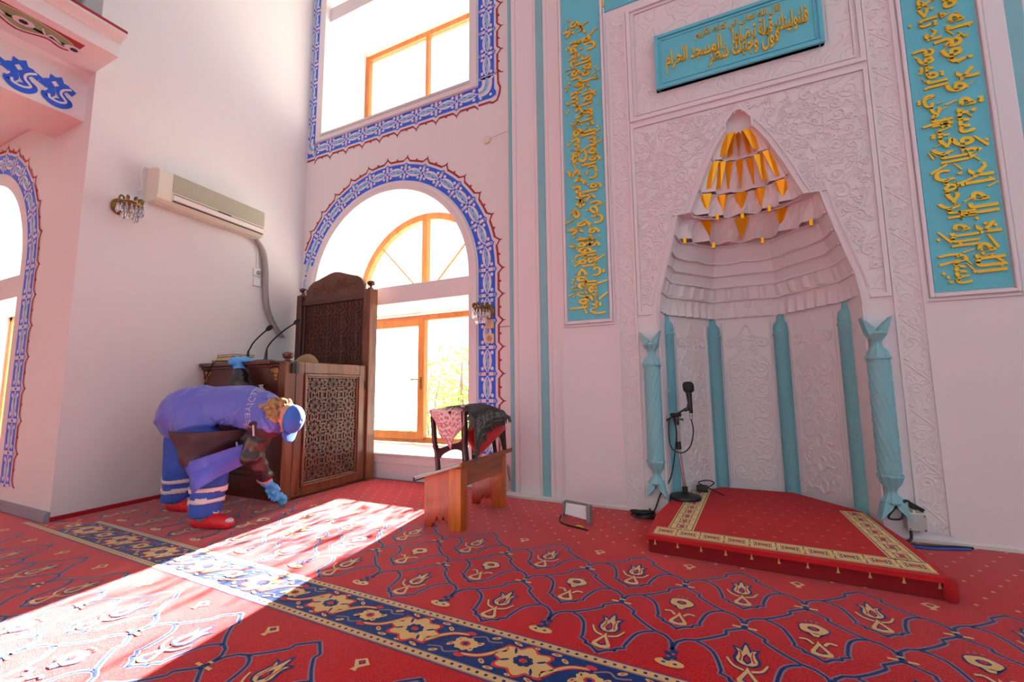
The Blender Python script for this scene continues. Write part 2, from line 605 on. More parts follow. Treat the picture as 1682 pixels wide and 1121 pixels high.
# painted ornament on gallery beam (blue) and soffit (red, green)
mb = MB()
PLV = [0]
def paint(poly, mi):
    PLV[0] += 1
    mb.flat([(-4.868 + .0012 + (.0022 if mi else 0) + (PLV[0] % 40) * .00005, PY - u, 3.385 + v) for u, v in poly], mi)
off = (0.003, 0, 0)
per = 0.21
for k in range(12):
    u0 = 0.20 + k * per
    T = lambda poly: [(u0 + x, y) for x, y in poly]
    W3 = (0.005, 0, 0)
    for q in ribbon(spline([(-.12, .17), (-.07, .19), (-.03, .15), (-.055, .10), (-.09, .07), (-.05, .03), (.01, .03), (.05, .07), (.02, .10), (.04, .15), (.09, .17)], 6), .055):
        paint(T(q), 0)
    paint(T([(-.075, .18), (-.085, .225), (-.05, .23), (-.035, .275), (.0, .25), (.035, .262), (.04, .215), (.07, .20), (.05, .165), (.02, .14), (-.03, .15)]), 0)
    paint(T(ell(-.045, .045, .05, .038, 14)), 0)
    paint(T([(-.022, .185), (.0, .215), (.024, .195), (.002, .165)]), 1)
    for q in ribbon(spline([(-.10, .20), (-.05, .165), (-.04, .12), (-.075, .075), (-.035, .048), (.02, .055), (.03, .085)], 6), .017):
        paint(T(q), 1)
    for q in ribbon(spline([(.045, .125), (.06, .10), (.085, .11), (.09, .14)], 5), .014):
        paint(T(q), 1)
struct(mb.build('trim_beam_ornament', [BLUE, WHITEP]))
mb = MB()
fs = lambda u, v: (-4.45 - v, PY - u, 3.785)
off = (0, 0, -0.003)
for k in range(5):
    u0 = 0.18 + k * 0.62
    T = lambda poly: [(u0 + x, y) for x, y in poly]
    top = spline([(0, .13), (.07, .05), (.2, .015), (.31, .0), (.42, .015), (.55, .05), (.62, .13)], 4)
    bot = spline([(.62, .13), (.55, .2), (.45, .17), (.31, .25), (.17, .17), (.07, .2), (0, .13)], 4)
    mb.prism(T([(0, 0.0), (.62, 0.0)] + top[::-1]), fs, off, 0)
    for q in ribbon(bot, .022):
        mb.prism(T(q), fs, off, 0)
    for q in ribbon([(x, y - .018 if i > 0 else y) for i, (x, y) in enumerate(bot)], .012):
        mb.prism(T(q), fs, (0, 0, -0.004), 2)
    mb.prism(T([(x, y + .012) for x, y in top] + [(x, y - .03) for x, y in bot[1:-1]]), fs, (0, 0, -0.002), 1)
    for cx_, cy_ in ((.31, .11), (.02, .13), (.6, .13)):
        mb.prism(T(ell(cx_, cy_, .06, .05, 9)), fs, (0, 0, -0.005), 2)
        mb.prism(T(ell(cx_, cy_, .026, .026, 6)), fs, (0, 0, -0.007), 3)
    for cx_, s_ in ((.16, 1), (.46, -1)):
        for q in ribbon(spline([(cx_ - .06, .14), (cx_, .10), (cx_ + .02 * s_, .14), (cx_ + .06, .07)], 4), .018, .01):
            mb.prism(T(q), fs, (0, 0, -0.005), 2)
struct(mb.build('trim_soffit_ornament', [REDP, GREENP, WHITEP, BLACKP]))

# balustrade on the gallery edge
t = thing('gallery_balustrade', 'grey balustrade posts standing on the gallery edge high above the painted soffit', 'balustrade', (-4.45, 0.5, 3.965))
mb = MB(); mb.box(-4.5, -4.4, -3, 1.45, 4.75, 4.82); mb.build('handrail', WPLAST, t, bev=.01)
for k in range(9):
    y = 1.36 - k * 0.5
    mb = MB(); mb.lathe([(.05, 0), (.05, .05), (.035, .06), (.04, .12), (.034, .16), (.034, .72), (.045, .76), (.045, .79)], (-4.45, y, 3.965), n=10)
    mb.build('post', GREYM if k == 0 else WPLAST, t, smooth=40)

# skirting
mb = MB()
mb.box(-9, -4.735, PY - 0.035, PY + 0.002, 0, 0.06)
mb.box(-9, -4.735, PY - 0.02, PY + 0.002, 0.06, 0.075)
struct(mb.build('baseboard_aisle', GREYPL))
mb = MB()
a, b = 1.6, 3.9
mb.hexa([(XL(a), a, 0), (XL(b), b, 0), (XL(b), b, .035), (XL(a), a, .035), (XL(a) + .018, a, 0), (XL(b) + .018, b, 0), (XL(b) + .012, b, .03), (XL(a) + .012, a, .03)])
struct(mb.build('baseboard_left', DKRED))


# ================================================================== windows of the front wall
def front_window(k, z, name):
    """golden wood frame, sashes, fan light, transom beam and stone sill"""
    y0, y1 = WY - .04, WY + .04
    xl, xr, zb, zt = CX - R0, CX + R0, ZB + z + .02, 2.0 + z
    root = bpy.data.objects.new(name, None)
    COL.objects.link(root)
    root['_base'] = [0, 0, 0]
    struct(root)
    mb = MB()
    t_ = .075
    mb.box(xl, xl + t_, y0, y1, zb, zt); mb.box(xr - t_, xr, y0, y1, zb, zt)
    mb.box(xl + t_, xr - t_, y0, y1, zb, zb + t_); mb.box(xl + t_, xr - t_, y0, y1, zt - t_, zt)
    mb.box(CX - .025, CX + .025, y0 + .002, y1 - .002, zb + t_, zt - t_)
    mb.build('window_frame', WINWOOD, root, bev=.006)
    # left sash, in front of the frame
    if z == 0:
        mb = MB()
        a, b, c, d, s_ = xl + .06, CX + .04, zb + .045, zt - .05, .105
        mb.box(a, a + s_, y0 - .03, y1 - .02, c, d); mb.box(b - s_, b, y0 - .03, y1 - .02, c, d)
        mb.box(a + s_, b - s_, y0 - .03, y1 - .02, c, c + s_); mb.box(a + s_, b - s_, y0 - .03, y1 - .02, d - s_, d)
        sash = mb.build('window_sash', WINWOOD, root, bev=.008)
        mb = MB()
        hx = b - .045
        mb.box(hx - .012, hx + .012, y0 - .042, y0 - .028, 1.0, 1.16)
        mb.tube([(hx, y0 - .035, 1.13), (hx, y0 - .075, 1.13), (hx - .13, y0 - .08, 1.13)], .011, 8)
        mb.build('window_handle', BRASS, sash, smooth=40)
        mb = MB(); mb.box(a + s_, b - s_, WY - .02, WY - .012, c + s_, d - s_); mb.build('window_glass', FROST, root)
        mb = MB(); mb.box(b - s_ - .16, b - s_ - .11, WY + .05, WY + .09, c + s_, d - s_); mb.build('shutter_rail', IVORY, root)
        mb = MB(); mb.box(CX + .025, xr - t_, WY - .006, WY + .002, zb + t_, zt - t_); mb.build('window_glass', CLEAR, root)
    else:
        for x0, x1 in ((xl + t_, CX - .025), (CX + .025, xr - t_)):
            mb = MB(); mb.box(x0, x1, WY - .006, WY + .002, zb + t_, zt - t_); mb.build('window_glass', CLEAR, root)
    # fan light
    mb = MB()
    n = 32
    zs = ZS + z
    arc = lambda r: [(CX + r * cos(pi * i / n), zs + r * sin(pi * i / n)) for i in range(n + 1)]
    o_, i_ = arc(R0), arc(R0 - .085)
    rows = [[(x, y0, q) for x, q in o_], [(x, y0, q) for x, q in i_], [(x, y1, q) for x, q in i_], [(x, y1, q) for x, q in o_]]
    mb.grid(rows, closed=False)
    mb.box(CX - .042, CX + .042, y0 + .003, y1 - .003, zs + .04, zs + R0 - .07)
    mb.box(xl, xr, y0 + .002, y1 - .002, zs - .03, zs + .04)
    for s_ in (-1, 1):
        mb.bar((CX + s_ * .02, WY, zs + .03), (CX + s_ * .76, WY, zs + .79), .018, .02, (0, 1, 0))
    mb.build('fan_light_frame', WINWOOD, root, smooth=35)
    mb = MB()
    mb.flat([(x, WY, q) for x, q in arc(R0 - .06)])
    mb.build('window_glass', CLEAR, root)
    # beam across the opening and its soffit
    mb = MB(); mb.box(xl - .01, xr + .01, 3.96, WY + .02, 2.02 + z, 2.235 + z); mb.build('transom_beam', WALL, root, bev=.008)
    mb = MB(); mb.box(xl - .01, xr + .01, FY - .03, WY - .03, ZB + z - .03, ZB + z + .004)
    mb.build('window_sill', STONE, root, bev=.008)
    if z == 0:
        mb = MB(); mb.box(xl, xr, FY - .016, FY + .01, ZB - .105, ZB - .03); mb.build('sill_apron', WALL, root, bev=.004)
    return root


front_window(0, 0, 'window_1')
front_window(1, DZ, 'window_2')
root = bpy.data.objects.new('window_3', None); COL.objects.link(root); root['_base'] = [0, 0, 0]; struct(root)
mb = MB()
y0, y1 = 2.1, 2.18
mb.box(PCX - PR, PCX - PR + .07, y0, y1, .33, 1.95); mb.box(PCX + PR - .07, PCX + PR, y0, y1, .33, 1.95)
mb.box(PCX - PR, PCX + PR, y0, y1, .33, .4); mb.box(PCX - PR, PCX + PR, y0, y1, 1.88, 1.95); mb.box(PCX - .03, PCX + .03, y0, y1, .33, 1.95)
mb.build('window_frame', WINWOOD, root, bev=.006)
mb = MB(); mb.box(PCX - PR, PCX + PR, 1.66, 2.16, 1.93, 2.15); mb.build('transom_beam', WALL, root)
mb = MB(); mb.box(PCX - PR, PCX + PR, PY - .02, 2.1, .26, .304); mb.build('window_sill', STONE, root)
mb = MB(); mb.box(PCX - PR, PCX + PR, 2.13, 2.135, .33, 3.2); mb.build('window_glass', SUNSTOP, root)

# moulded plaster surround right around each opening
for z, nm in ((0, 'trim_surround_lower'), (DZ, 'trim_surround_upper')):
    mb = MB()
    n = 36
    def prof(r):
        a = [(CX + r * cos(pi * i / n), ZS + z + r * sin(pi * i / n)) for i in range(n + 1)]
        return [(CX + r, ZB + z - (r - R0 if z else .0))] + a + [(CX - r, ZB + z - (r - R0 if z else .0))]
    rows = []
    for r, d in ((R0 - .002, 0), (R0 - .002, .016), (R0 + .045, .016), (R0 + .055, .026), (R0 + .095, .026), (R0 + .105, 0)):
        rows.append([(x, FY - d, q) for x, q in prof(r)])
    mb.grid(rows, closed=bool(z))
    struct(mb.build(nm, WALL, smooth=35))


# ================================================================== painted borders around the windows
def border(name, path, length, o0, period, ycut, nrm, y):
    """blue band with white and light-blue scrolls, white gap and red serrated line.
    path(s,o)->(x,z); o0 = inner offset; nrm = wall normal sign"""
    mb = MB()
    W = 0.2
    n = max(1, round(length / period))
    p = length / n
    LAY = [0]
    keep = lambda P: min(q[0] for q in P) > ycut
    def put(poly, mi, lay):
        P = [path(s_ * p, o0 + o_ * W) for s_, o_ in poly]
        if not keep(P):
            return
        if lay == 0:
            mb.flat([(x, y - .002, z) for x, z in P], mi)
        else:
            mb.flat([(x, y - .002 - lay * .0008, z) for x, z in P], mi)
    H = 6
    for k in range(n):
        q = lambda poly: [(k + a, b) for a, b in poly]
        # band (subdivided along the path so that it follows the arch), bumps at the joints
        edge = lambda s_: 1.0 + (max(0, 1 - abs(((s_ + .5) % 1) - .5) / .13)) * .1
        red = lambda s_: 1.14 + (max(0, 1 - abs(((s_ + .5) % 1) - .5) / .17)) * .24
        N = 24
        for i in range(N):
            a, b = i / N, (i + 1) / N
            put(q([(a, 0), (b, 0), (b, edge(b)), (a, edge(a))]), 0, 0)
            put(q([(a, edge(a)), (b, edge(b)), (b, edge(b) + .10), (a, edge(a) + .10)]), 1, 0)
            put(q([(a, red(a)), (b, red(b)), (b, red(b) + .12), (a, red(a) + .12)]), 3, 1)
        put(q([(.46, 1.24), (.54, 1.24), (.54, 1.35), (.46, 1.35)]), 3, 1)
        put(q([(-.03, 1.45), (.03, 1.45), (.012, 1.58), (-.012, 1.58)]), 3, 1)
        # joint
        for q_ in ribbon([(0, .1), (0, .3), (0, .7), (0, .95)], .13):
            put(q(q_), 1, 1)
        for o_ in (.1, .95):
            put(q(ell(0, o_, .07, .07, 8)), 1, 1)
        put(q(ell(0, .52, .045, .1, 8)), 0, 2)
        for o_ in (.24, .8):
            for s_ in (.2, .8):
                put(q(ell(s_, o_, .075, .095, 8)), 1, 1)
        # lens: two leaves and an s-wave
        for sg in (-1, 1):
            lf = spline([(-.05, .52 - sg * .06), (.09, .52 + sg * .05), (.26, .52 + sg * .2), (.5, .52 + sg * .26), (.74, .52 + sg * .2), (.91, .52 + sg * .05), (1.05, .52 - sg * .06)], 4)
            ins = [(a, b - sg * .15 * max(0, 1 - abs(a - .5) / .5) - sg * .035) for a, b in lf]
            for i in range(len(lf) - 1):
                put(q([lf[i], lf[i + 1], ins[i + 1], ins[i]]), 1, 1)
        wv = spline([(.2, .5), (.32, .56), (.45, .56), (.55, .48), (.68, .48), (.8, .54)], 4)
        for q_ in ribbon(wv, .16, .16):
            put(q([(a, b) for a, b in q_]), 2, 3)
    return struct(mb.build(name, [BLUE, WHITEP, SKYP, REDP]))


def arch_path(cx, r, zs, zb):
    """s from the foot of the right jamb up, round the arch and down the left jamb; o = offset outward"""
    L1 = zs - zb
    rm = r + .235
    L2 = pi * rm
    def f(s_, o):
        if s_ <= L1:
            return (cx + r + o, zb + s_)
        if s_ <= L1 + L2:
            a = (s_ - L1) / rm
            return (cx + (r + o) * cos(a), zs + (r + o) * sin(a))
        return (cx - r - o, zs - (s_ - L1 - L2))
    return f, 2 * L1 + L2


f, L = arch_path(CX, R0, ZS, .05)
border('trim_border_lower', f, L, .112, .277, -4.915, 1, FY)
f, L = arch_path(CX, R0, ZS + DZ, ZB + DZ - .02)
border('trim_border_upper', f, L, .112, .277, -5.2, 1, FY)
f, L = arch_path(PCX, PR, PZS, .2)
border('trim_border_aisle', f, L, .125, .277, -9, 1, PY)
# the upper border runs on beneath its window, square at the corners
x0, x1 = CX - R0 - .112 - .2, CX + R0 + .112 + .2
zz = ZB + DZ - .02
border('trim_border_upper_sill', lambda s_, o: (x0 + .2 + s_, zz + .05 - o), x1 - x0 - .4, .06 + .052, .277, -5.2, 1, FY)
mb = MB()
for sx, xa in ((-1, x0), (1, x1)):
    X = lambda d: xa - sx * d
    zlo = zz + .05 - .112 - .2
    P = lambda pts, mi, l: mb.flat([(X(a), FY - .002 - l * .0008, zlo + b) for a, b in pts], mi)
    P([(0, .262), (.2, .262), (.2, .2), (.2, 0), (.03, 0), (-.02, .02), (-.025, .06), (0, .1)], 0, 0)
    for q in ribbon([(-.03, .30), (-.04, .09), (-.045, .03), (-.025, -.025), (.04, -.03), (.2, -.03)], .022):
        P(q, 1, 0)
    for q in ribbon([(-.045, .30), (-.05, .15), (-.075, .09), (-.065, .02), (-.035, -.05), (.02, -.065), (.06, -.045), (.2, -.045)], .024):
        P(q, 3, 1)
    for q in ribbon(spline([(.06, .27), (.05, .2), (.06, .13), (.1, .08), (.2, .07)], 5), .05):
        P(q, 1, 1)
    for q in ribbon(spline([(.14, .27), (.13, .2), (.15, .15), (.2, .13)], 5), .045):
        P(q, 1, 1)
    for q in ribbon(spline([(.1, .24), (.085, .19), (.1, .14), (.13, .11), (.18, .1)], 5), .034):
        P(q, 2, 2)
    for a, b in ((.03, .24), (.17, .03), (.045, .045)):
        P(ell(a, b, .018, .018, 8), 1, 2)
struct(mb.build('trim_border_corners', [BLUE, WHITEP, SKYP, REDP]))


# ================================================================== vertical mouldings beside the mihrab
def strip(name, x0, x1, y, m, round_=True):
    mb = MB()
    mb.box(x0, x1, y, FY + .02, 0.015, TOP)
    struct(mb.build(name, m, bev=.012 if round_ else .004))


for i, (a, b, y, m) in enumerate([(-1.84, -1.815, 3.86, PLASTER), (-1.815, -1.765, 3.815, AQUA), (-1.765, -1.71, 3.80, PLASTER), (-1.71, -1.50, 3.79, PLASTER),
                                  (-1.50, -1.47, 3.775, PLASTER), (-1.47, -1.385, 3.765, AQUA), (-1.385, -1.335, 3.745, PLASTER), (-1.335, -1.23, 3.725, PLASTER),
                                  (1.80, 1.875, 3.725, PLASTER), (1.875, 1.98, 3.765, AQUA), (1.98, 2.12, 3.79, PLASTER)]):
    strip('trim_%d' % (i + 1), a, b, y, m)
mb = MB()
mb.box(-1.85, 1.83, 3.68, 3.9, 0, .022)
mb.box(1.83, 6.0, 3.76, 3.92, 0, .03)
struct(mb.build('baseboard_front', mat('cream_skirting_plaster', (226, 220, 210), .7)))


# ================================================================== patterned carpet
mb = MB()
ROT = radians(-1.35)
cr, sr = cos(ROT), sin(ROT)
def CF(u, v, l=0):
    x, y = u + .4, v - 1.7
    return (-.4 + x * cr - y * sr, 1.7 + x * sr + y * cr, .0006 * l)
def cp(poly, mi, l):
    P = [CF(u, v, l) for u, v in poly]
    if max(p[1] for p in P) > (3.86 if P[0][0] < -1.86 else 3.67) or min(p[0] for p in P) < -9 or (min(p[0] for p in P) < -4.72 and max(p[1] for p in P) > 1.56):
        if not (min(p[0] for p in P) > XL(max(p[1] for p in P)) + .02 and max(p[1] for p in P) < 3.86):
            return
    mb.flat(P, mi)
# base pile (split so that no ngon is huge)
for i in range(-9, 6):
    for j in range(-8, 1):
        mb.flat([(i, j, 0), (i + 1, j, 0), (i + 1, j + 1, 0), (i, j + 1, 0)], 0)
mb.flat([(-9, 1, 0), (-4.6, 1, 0), (-4.6, 1.56, 0), (-9, 1.56, 0)], 0)
mb.flat([(-4.6, 1, 0), (6, 1, 0), (6, 1.56, 0), (-4.6, 1.56, 0)], 0)
mb.flat([(XL(1.56) + .01, 1.56, 0), (-1.86, 1.56, 0), (-1.86, 3.87, 0), (XL(3.87) + .01, 3.87, 0)], 0)
mb.flat([(-1.86, 1.56, 0), (6, 1.56, 0), (6, 3.675, 0), (-1.86, 3.675, 0)], 0)
PX = .507
R_, N_, V_, T_, O_ = 0, 1, 2, 3, 4

def sym(f, cx, cy, pts_lists):
    pass

def vine(pts, cx, cy):
    for sg in (1, -1):
        q = [(cx + sg * x, cy + y) for x, y in pts]
        for a in ribbon(q, .024):
            cp(a, V_, 1)
        for a in ribbon(q, .011):
            cp(a, N_, 2)

L1 = [(0, .0), (.004, .035), (.012, .07), (.04, .10), (.08, .115)] + spline([(.08, .115), (.13, .155), (.174, .198), (.186, .215), (.184, .236), (.2, .25), (.2535, .293)], 4)[1:]
L2 = spline([(-.173, .239), (-.14, .222), (-.112, .19), (-.095, .14), (-.083, .085)], 4) + [(-.088, .07), (-.06, .056), (-.058, .04)] + spline([(-.058, .04), (-.03, .03), (0, 0)], 3)

def heart(cx, cy):
    h = [(0, .145), (.008, .12), (.022, .09), (.036, .062), (.034, .045), (.016, .036), (0, .033)]
    h = h + [(-x, y) for x, y in h[::-1][1:-1]]
    k = [(0, .108), (.016, .072), (.02, .058), (0, .05), (-.02, .058), (-.016, .072)]
    cp([(cx + x, cy + y) for x, y in h], T_, 3)
    cp([(cx + x, cy + y) for x, y in k], N_, 4)
    cp([(cx + x * .7, cy + .074 + (y - .074) * .7) for x, y in k], R_, 5)

def tulip(cx, cy):
    heart(cx, cy)
    o = [(0, .146), (.02, .15), (.038, .166), (.043, .19), (.036, .214), (.033, .236), (.047, .27), (.022, .262), (.018, .252), (.006, .298), (0, .31)]
    full = o + [(-x, y) for x, y in o[::-1][1:-1]]
    cp([(cx + x * 1.1, cy + .15 + (y - .15) * 1.04) for x, y in full], N_, 3)
    i_ = [(0, .152), (.018, .156), (.032, .17), (.036, .19), (.029, .214), (.026, .236), (.036, .26), (.02, .252), (.013, .238), (.004, .285), (0, .292)]
    full = i_ + [(-x, y) for x, y in i_[::-1][1:-1]]
    cp([(cx + x, cy + y) for x, y in full], T_, 4)
    for sg in (1, -1):
        for q in ribbon(spline([(cx + sg * .024, cy + .175), (cx + sg * .018, cy + .21), (cx + sg * .022, cy + .245)], 4), .006, .004):
            cp(q, R_, 5)
        for q in ribbon(spline([(cx + sg * .012, cy + .118), (cx + sg * .045, cy + .135), (cx + sg * .066, cy + .18)], 4), .017, .012):
            cp(q, N_, 3)
        for q in ribbon(spline([(cx + sg * .012, cy + .12), (cx + sg * .045, cy + .137), (cx + sg * .066, cy + .18)], 4), .012, .008):
            cp(q, T_, 4)
    d = [(0, .158), (.014, .178), (.012, .205), (0, .228), (-.012, .205), (-.014, .178)]
    cp([(cx + x, cy + y) for x, y in d], N_, 5)
    cp([(cx + x * .6, cy + .19 + (y - .19) * .62) for x, y in d], R_, 6)

def rosette(cx, cy):
    heart(cx, cy)
    lobes = lambda rx, ry, a: [(cx + rx * (1 + a * cos(5 * t)) * cos(t), cy + .238 + ry * (1 + a * cos(5 * t)) * sin(t)) for t in [2 * pi * i / 30 for i in range(30)]]
    cp(lobes(.056, .048, .05), N_, 3)
    cp(lobes(.05, .042, .05), T_, 4)
    cp(ell(cx, cy + .238, .022, .018, 10), N_, 5)
    cp(ell(cx, cy + .238, .013, .011, 8), R_, 6)
    cp([(cx - .03, cy + .2), (cx + .03, cy + .2), (cx + .014, cy + .172), (cx - .014, cy + .172)], N_, 3)
    cp([(cx - .02, cy + .2), (cx + .02, cy + .2), (cx + .009, cy + .176), (cx - .009, cy + .176)], T_, 4)
    for sg in (1, -1):
        for w_, mi, l in ((.018, N_, 3), (.012, T_, 4)):
            for q in ribbon(spline([(cx + sg * .018, cy + .115), (cx + sg * .036, cy + .142), (cx + sg * .062, cy + .138)], 4), w_):
                cp(q, mi, l)
        cp(ell(cx + sg * .02, cy + .298, .006, .008, 6), V_, 4)
    cp(ell(cx, cy + .302, .006, .008, 6), V_, 4)

def knot(cx, cy):
    cp([(cx - .045, cy - .006), (cx + .045, cy - .006), (cx + .045, cy + .007), (cx - .045, cy + .007)], T_, 4)
    cp(ell(cx, cy, .014, .014, 8), N_, 5)
    cp([(cx - .012, cy + .02), (cx + .012, cy + .02), (cx + .012, cy + .03), (cx - .012, cy + .03)], T_, 5)

def medallion(cx, cy):
    cp(ell(cx, cy, .052, .024, 14), T_, 4)
    for sg in (1, -1):
        cp(ell(cx + sg * .02, cy - .002, .008, .006, 7), N_, 5)
    for i in range(4):
        cp(ell(cx + (.01 if i % 2 else -.01), cy + .02 + i * .019, .016, .011, 8), N_, 5)
        cp(ell(cx + (-.008 if i % 2 else .008), cy + .02 + i * .019, .007, .006, 6), V_, 6)

def diamond(cx, cy):
    cp([(cx, cy + .03), (cx + .036, cy + .004), (cx + .008, cy - .028), (cx + .014, cy - .045), (cx - .014, cy - .045), (cx - .008, cy - .028), (cx - .036, cy + .004)], T_, 3)
    cp([(cx, cy + .018), (cx + .017, cy + .003), (cx, cy - .014), (cx - .017, cy + .003)], N_, 4)
    cp([(cx, cy + .012), (cx + .01, cy + .003), (cx, cy - .008), (cx - .01, cy + .003)], R_, 5)

def row(v0, k0, k1):
    for k in range(k0, k1):
        mx = -.207 + k * PX                 # axis of the medallions
        cx = mx + PX / 2
        medallion(mx, v0 + .372)
        vine(L1, mx, v0 + .455)
        knot(mx, v0 + 1.045); vine(L1, mx, v0 + 1.045)
        knot(cx, v0 + .747); vine(L1, cx, v0 + .747)
        tulip(cx, v0 + .322); vine(L2, cx, v0 + .322)
        rosette(mx, v0 + .62); vine(L2, mx, v0 + .62)
        tulip(cx, v0 + .92); vine(L2, cx, v0 + .92)
        diamond(mx, v0 + 1.312)

def band(v0, x0, x1):
    W = .302
    n = int((x1 - x0) / .5)
    for i in range(n):
        a, b = x0 + i * .5, x0 + (i + 1) * .5
        cp([(a, v0), (b, v0), (b, v0 + W), (a, v0 + W)], N_, 1)
        for e in (0, W - .05):
            cp([(a, v0 + e + .004), (b, v0 + e + .004), (b, v0 + e + .046), (a, v0 + e + .046)], V_, 2)
            cp([(a, v0 + e + .010), (b, v0 + e + .010), (b, v0 + e + .040), (a, v0 + e + .040)], T_, 3)
            for j in range(14):
                u = a + (j + .5) / 28 * 1.0
                cp([(u - .006, v0 + e + .019), (u + .006, v0 + e + .019), (u + .006, v0 + e + .031), (u - .006, v0 + e + .031)], N_, 4)
    k0 = math.ceil((x0 + .19) / .5)
    c = v0 + W / 2
    k = k0
    while -.19 + k * .5 < x1 - .2:
        m = -.19 + k * .5
        q = lambda f, mi, l: cp([(m + x, c + y) for x, y in f], mi, l)
        lob = lambda sx, sy: [(sx * (1 + .16 * cos(8 * t)) * cos(t), sy * (1 + .16 * cos(8 * t)) * sin(t)) for t in [2 * pi * i / 48 for i in range(48)]]
        q(lob(.118, .086), O_, 3)
        q(lob(.104, .074), T_, 4)
        for t in range(8):
            a = 2 * pi * t / 8
            q(ell(.028 * cos(a), .022 * sin(a), .013, .012, 7), N_, 5)
        q(ell(0, 0, .016, .013, 8), O_, 6)
        for sg in (1, -1):
            q(ell(sg * .066, .02 * sg, .02, .006, 6, .6), N_, 5)
            q(ell(sg * .05, -.045 * sg, .006, .02, 6, .4), N_, 5)
        for sg in (1, -1):
            # red-edged stem leaving the rosette
            s_ = spline([(sg * .085, -.05 * sg), (sg * .13, .01 * sg), (sg * .175, .045 * sg), (sg * .235, .06 * sg)], 5)
            for w_, mi, l in ((.03, O_, 3), (.016, T_, 4)):
                for p in ribbon(s_, w_, w_ * .6):
                    q(p, mi, l)
            q(ell(sg * .238, .07 * sg, .022, .013, 8), O_, 5)
            s_ = spline([(sg * .12, -.07 * sg), (sg * .17, -.055 * sg), (sg * .2, -.075 * sg), (sg * .25, -.05 * sg)], 4)
            for p in ribbon(s_, .008):
                q(p, V_, 3)
            for dx, dy, rx, ry, ro in ((.155, -.085, .02, .009, .5), (.14, .065, .018, .01, -.6), (.195, -.02, .02, .01, .9), (.1, .088, .022, .009, .1), (.06, -.088, .022, .008, -.3), (.02, .092, .012, .007, 0), (.215, .02, .011, .016, .3)):
                q(ell(sg * dx, sg * dy, rx, ry, 8, ro), T_, 4)
                q(ell(sg * dx, sg * dy, rx * .4, ry * .4, 6, ro), O_, 5)
        # flower between the rosettes
        fl = lambda r, a: [(.25 + r * (1 + a * cos(9 * t)) * cos(t), r * .8 * (1 + a * cos(9 * t)) * sin(t)) for t in [2 * pi * i / 36 for i in range(36)]]
        q(fl(.05, .1), T_, 5)
        q(ell(.25, 0, .022, .018, 8), O_, 6)
        q(ell(.25, 0, .011, .009, 7), N_, 7)
        k += 1

for v, a, b in ((1.39, -12, 5), (-.035, -14, 4), (2.815 - 0.0, 0, 0)):
    row(v, a, b)
# the row behind: only left of the dotted strip does the lattice end in peaks below the plain zone
band(1.39, -4.9, 2.6)
band(-.035, -6.9, 1.6)
# plain zone along the wall sprinkled with tan crosses
j = 0
y = 2.80
while y < 3.84:
    for i in range(-36, 30):
        u = -1.55 + i * .134 + (.067 if j % 2 else 0)
        if y < 2.9 and abs(((u + .207) / PX + .5) % 1 - .5) < .22:
            continue
        cp([(u - .009, y - .004), (u + .009, y - .004), (u + .009, y + .004), (u - .009, y + .004)], T_, 1)
        cp([(u - .004, y - .009), (u + .004, y - .009), (u + .004, y + .009), (u - .004, y + .009)], T_, 2)
    y += .1
    j += 1
o = mb.build('carpet', [CARPET, NAVY, VINE, TAN, ROSE])
tag(o, 'red wall-to-wall mosque carpet with blue vine lattice, tulips and navy border band', 'carpet')


# ================================================================== mihrab
def shape_ar(t):
    """joined Arabic letter forms, in visual (left to right) order"""
    U = unicodedata
    NJ = set('اأإآدذرزوؤةىء')
    out, i = [], 0
    def form(c, f):
        try:
            return U.lookup(U.name(c) + ' ' + f + ' FORM')
        except KeyError:
            return c
    while i < len(t):
        c = t[i]
        if c == ' ':
            out.append(c); i += 1; continue
        prev = t[i - 1] if i else ' '
        jp = prev != ' ' and prev not in NJ
        if c == 'ل' and i + 1 < len(t) and t[i + 1] in 'اأإآ':
            b = {'ا': 'ALEF', 'أ': 'ALEF WITH HAMZA ABOVE', 'إ': 'ALEF WITH HAMZA BELOW', 'آ': 'ALEF WITH MADDA ABOVE'}[t[i + 1]]
            out.append(U.lookup('ARABIC LIGATURE LAM WITH ' + b + (' FINAL FORM' if jp else ' ISOLATED FORM'))); i += 2; continue
        nx = t[i + 1] if i + 1 < len(t) else ' '
        jn = nx not in ' ء' and c not in NJ
        if c == 'ء':
            jp = False
        out.append(form(c, 'MEDIAL' if jp and jn else 'FINAL' if jp else 'INITIAL' if jn else 'ISOLATED'))
        i += 1
    return ''.join(reversed(out))


def text_polys(body, bold=0.0):
    """outline faces of a text as 2D vertices and faces, normalised to start at 0,0"""
    cu = bpy.data.curves.new('lettering', 'FONT')
    cu.body = body
    cu.size = 1
    cu.offset = bold
    cu.resolution_u = 3
    o = bpy.data.objects.new('lettering', cu)
    COL.objects.link(o)
    bpy.context.view_layer.update()
    me = o.evaluated_get(bpy.context.evaluated_depsgraph_get()).to_mesh()
    vs = [(v.co.x, v.co.y) for v in me.vertices]
    fs = [list(p.vertices) for p in me.polygons]
    o.to_mesh_clear()
    bpy.data.objects.remove(o)
    bpy.data.curves.remove(cu)
    x0, y0 = min(v[0] for v in vs), min(v[1] for v in vs)
    x1, y1 = max(v[0] for v in vs), max(v[1] for v in vs)
    return [((x - x0) / (x1 - x0), (y - y0) / (y1 - y0)) for x, y in vs], fs


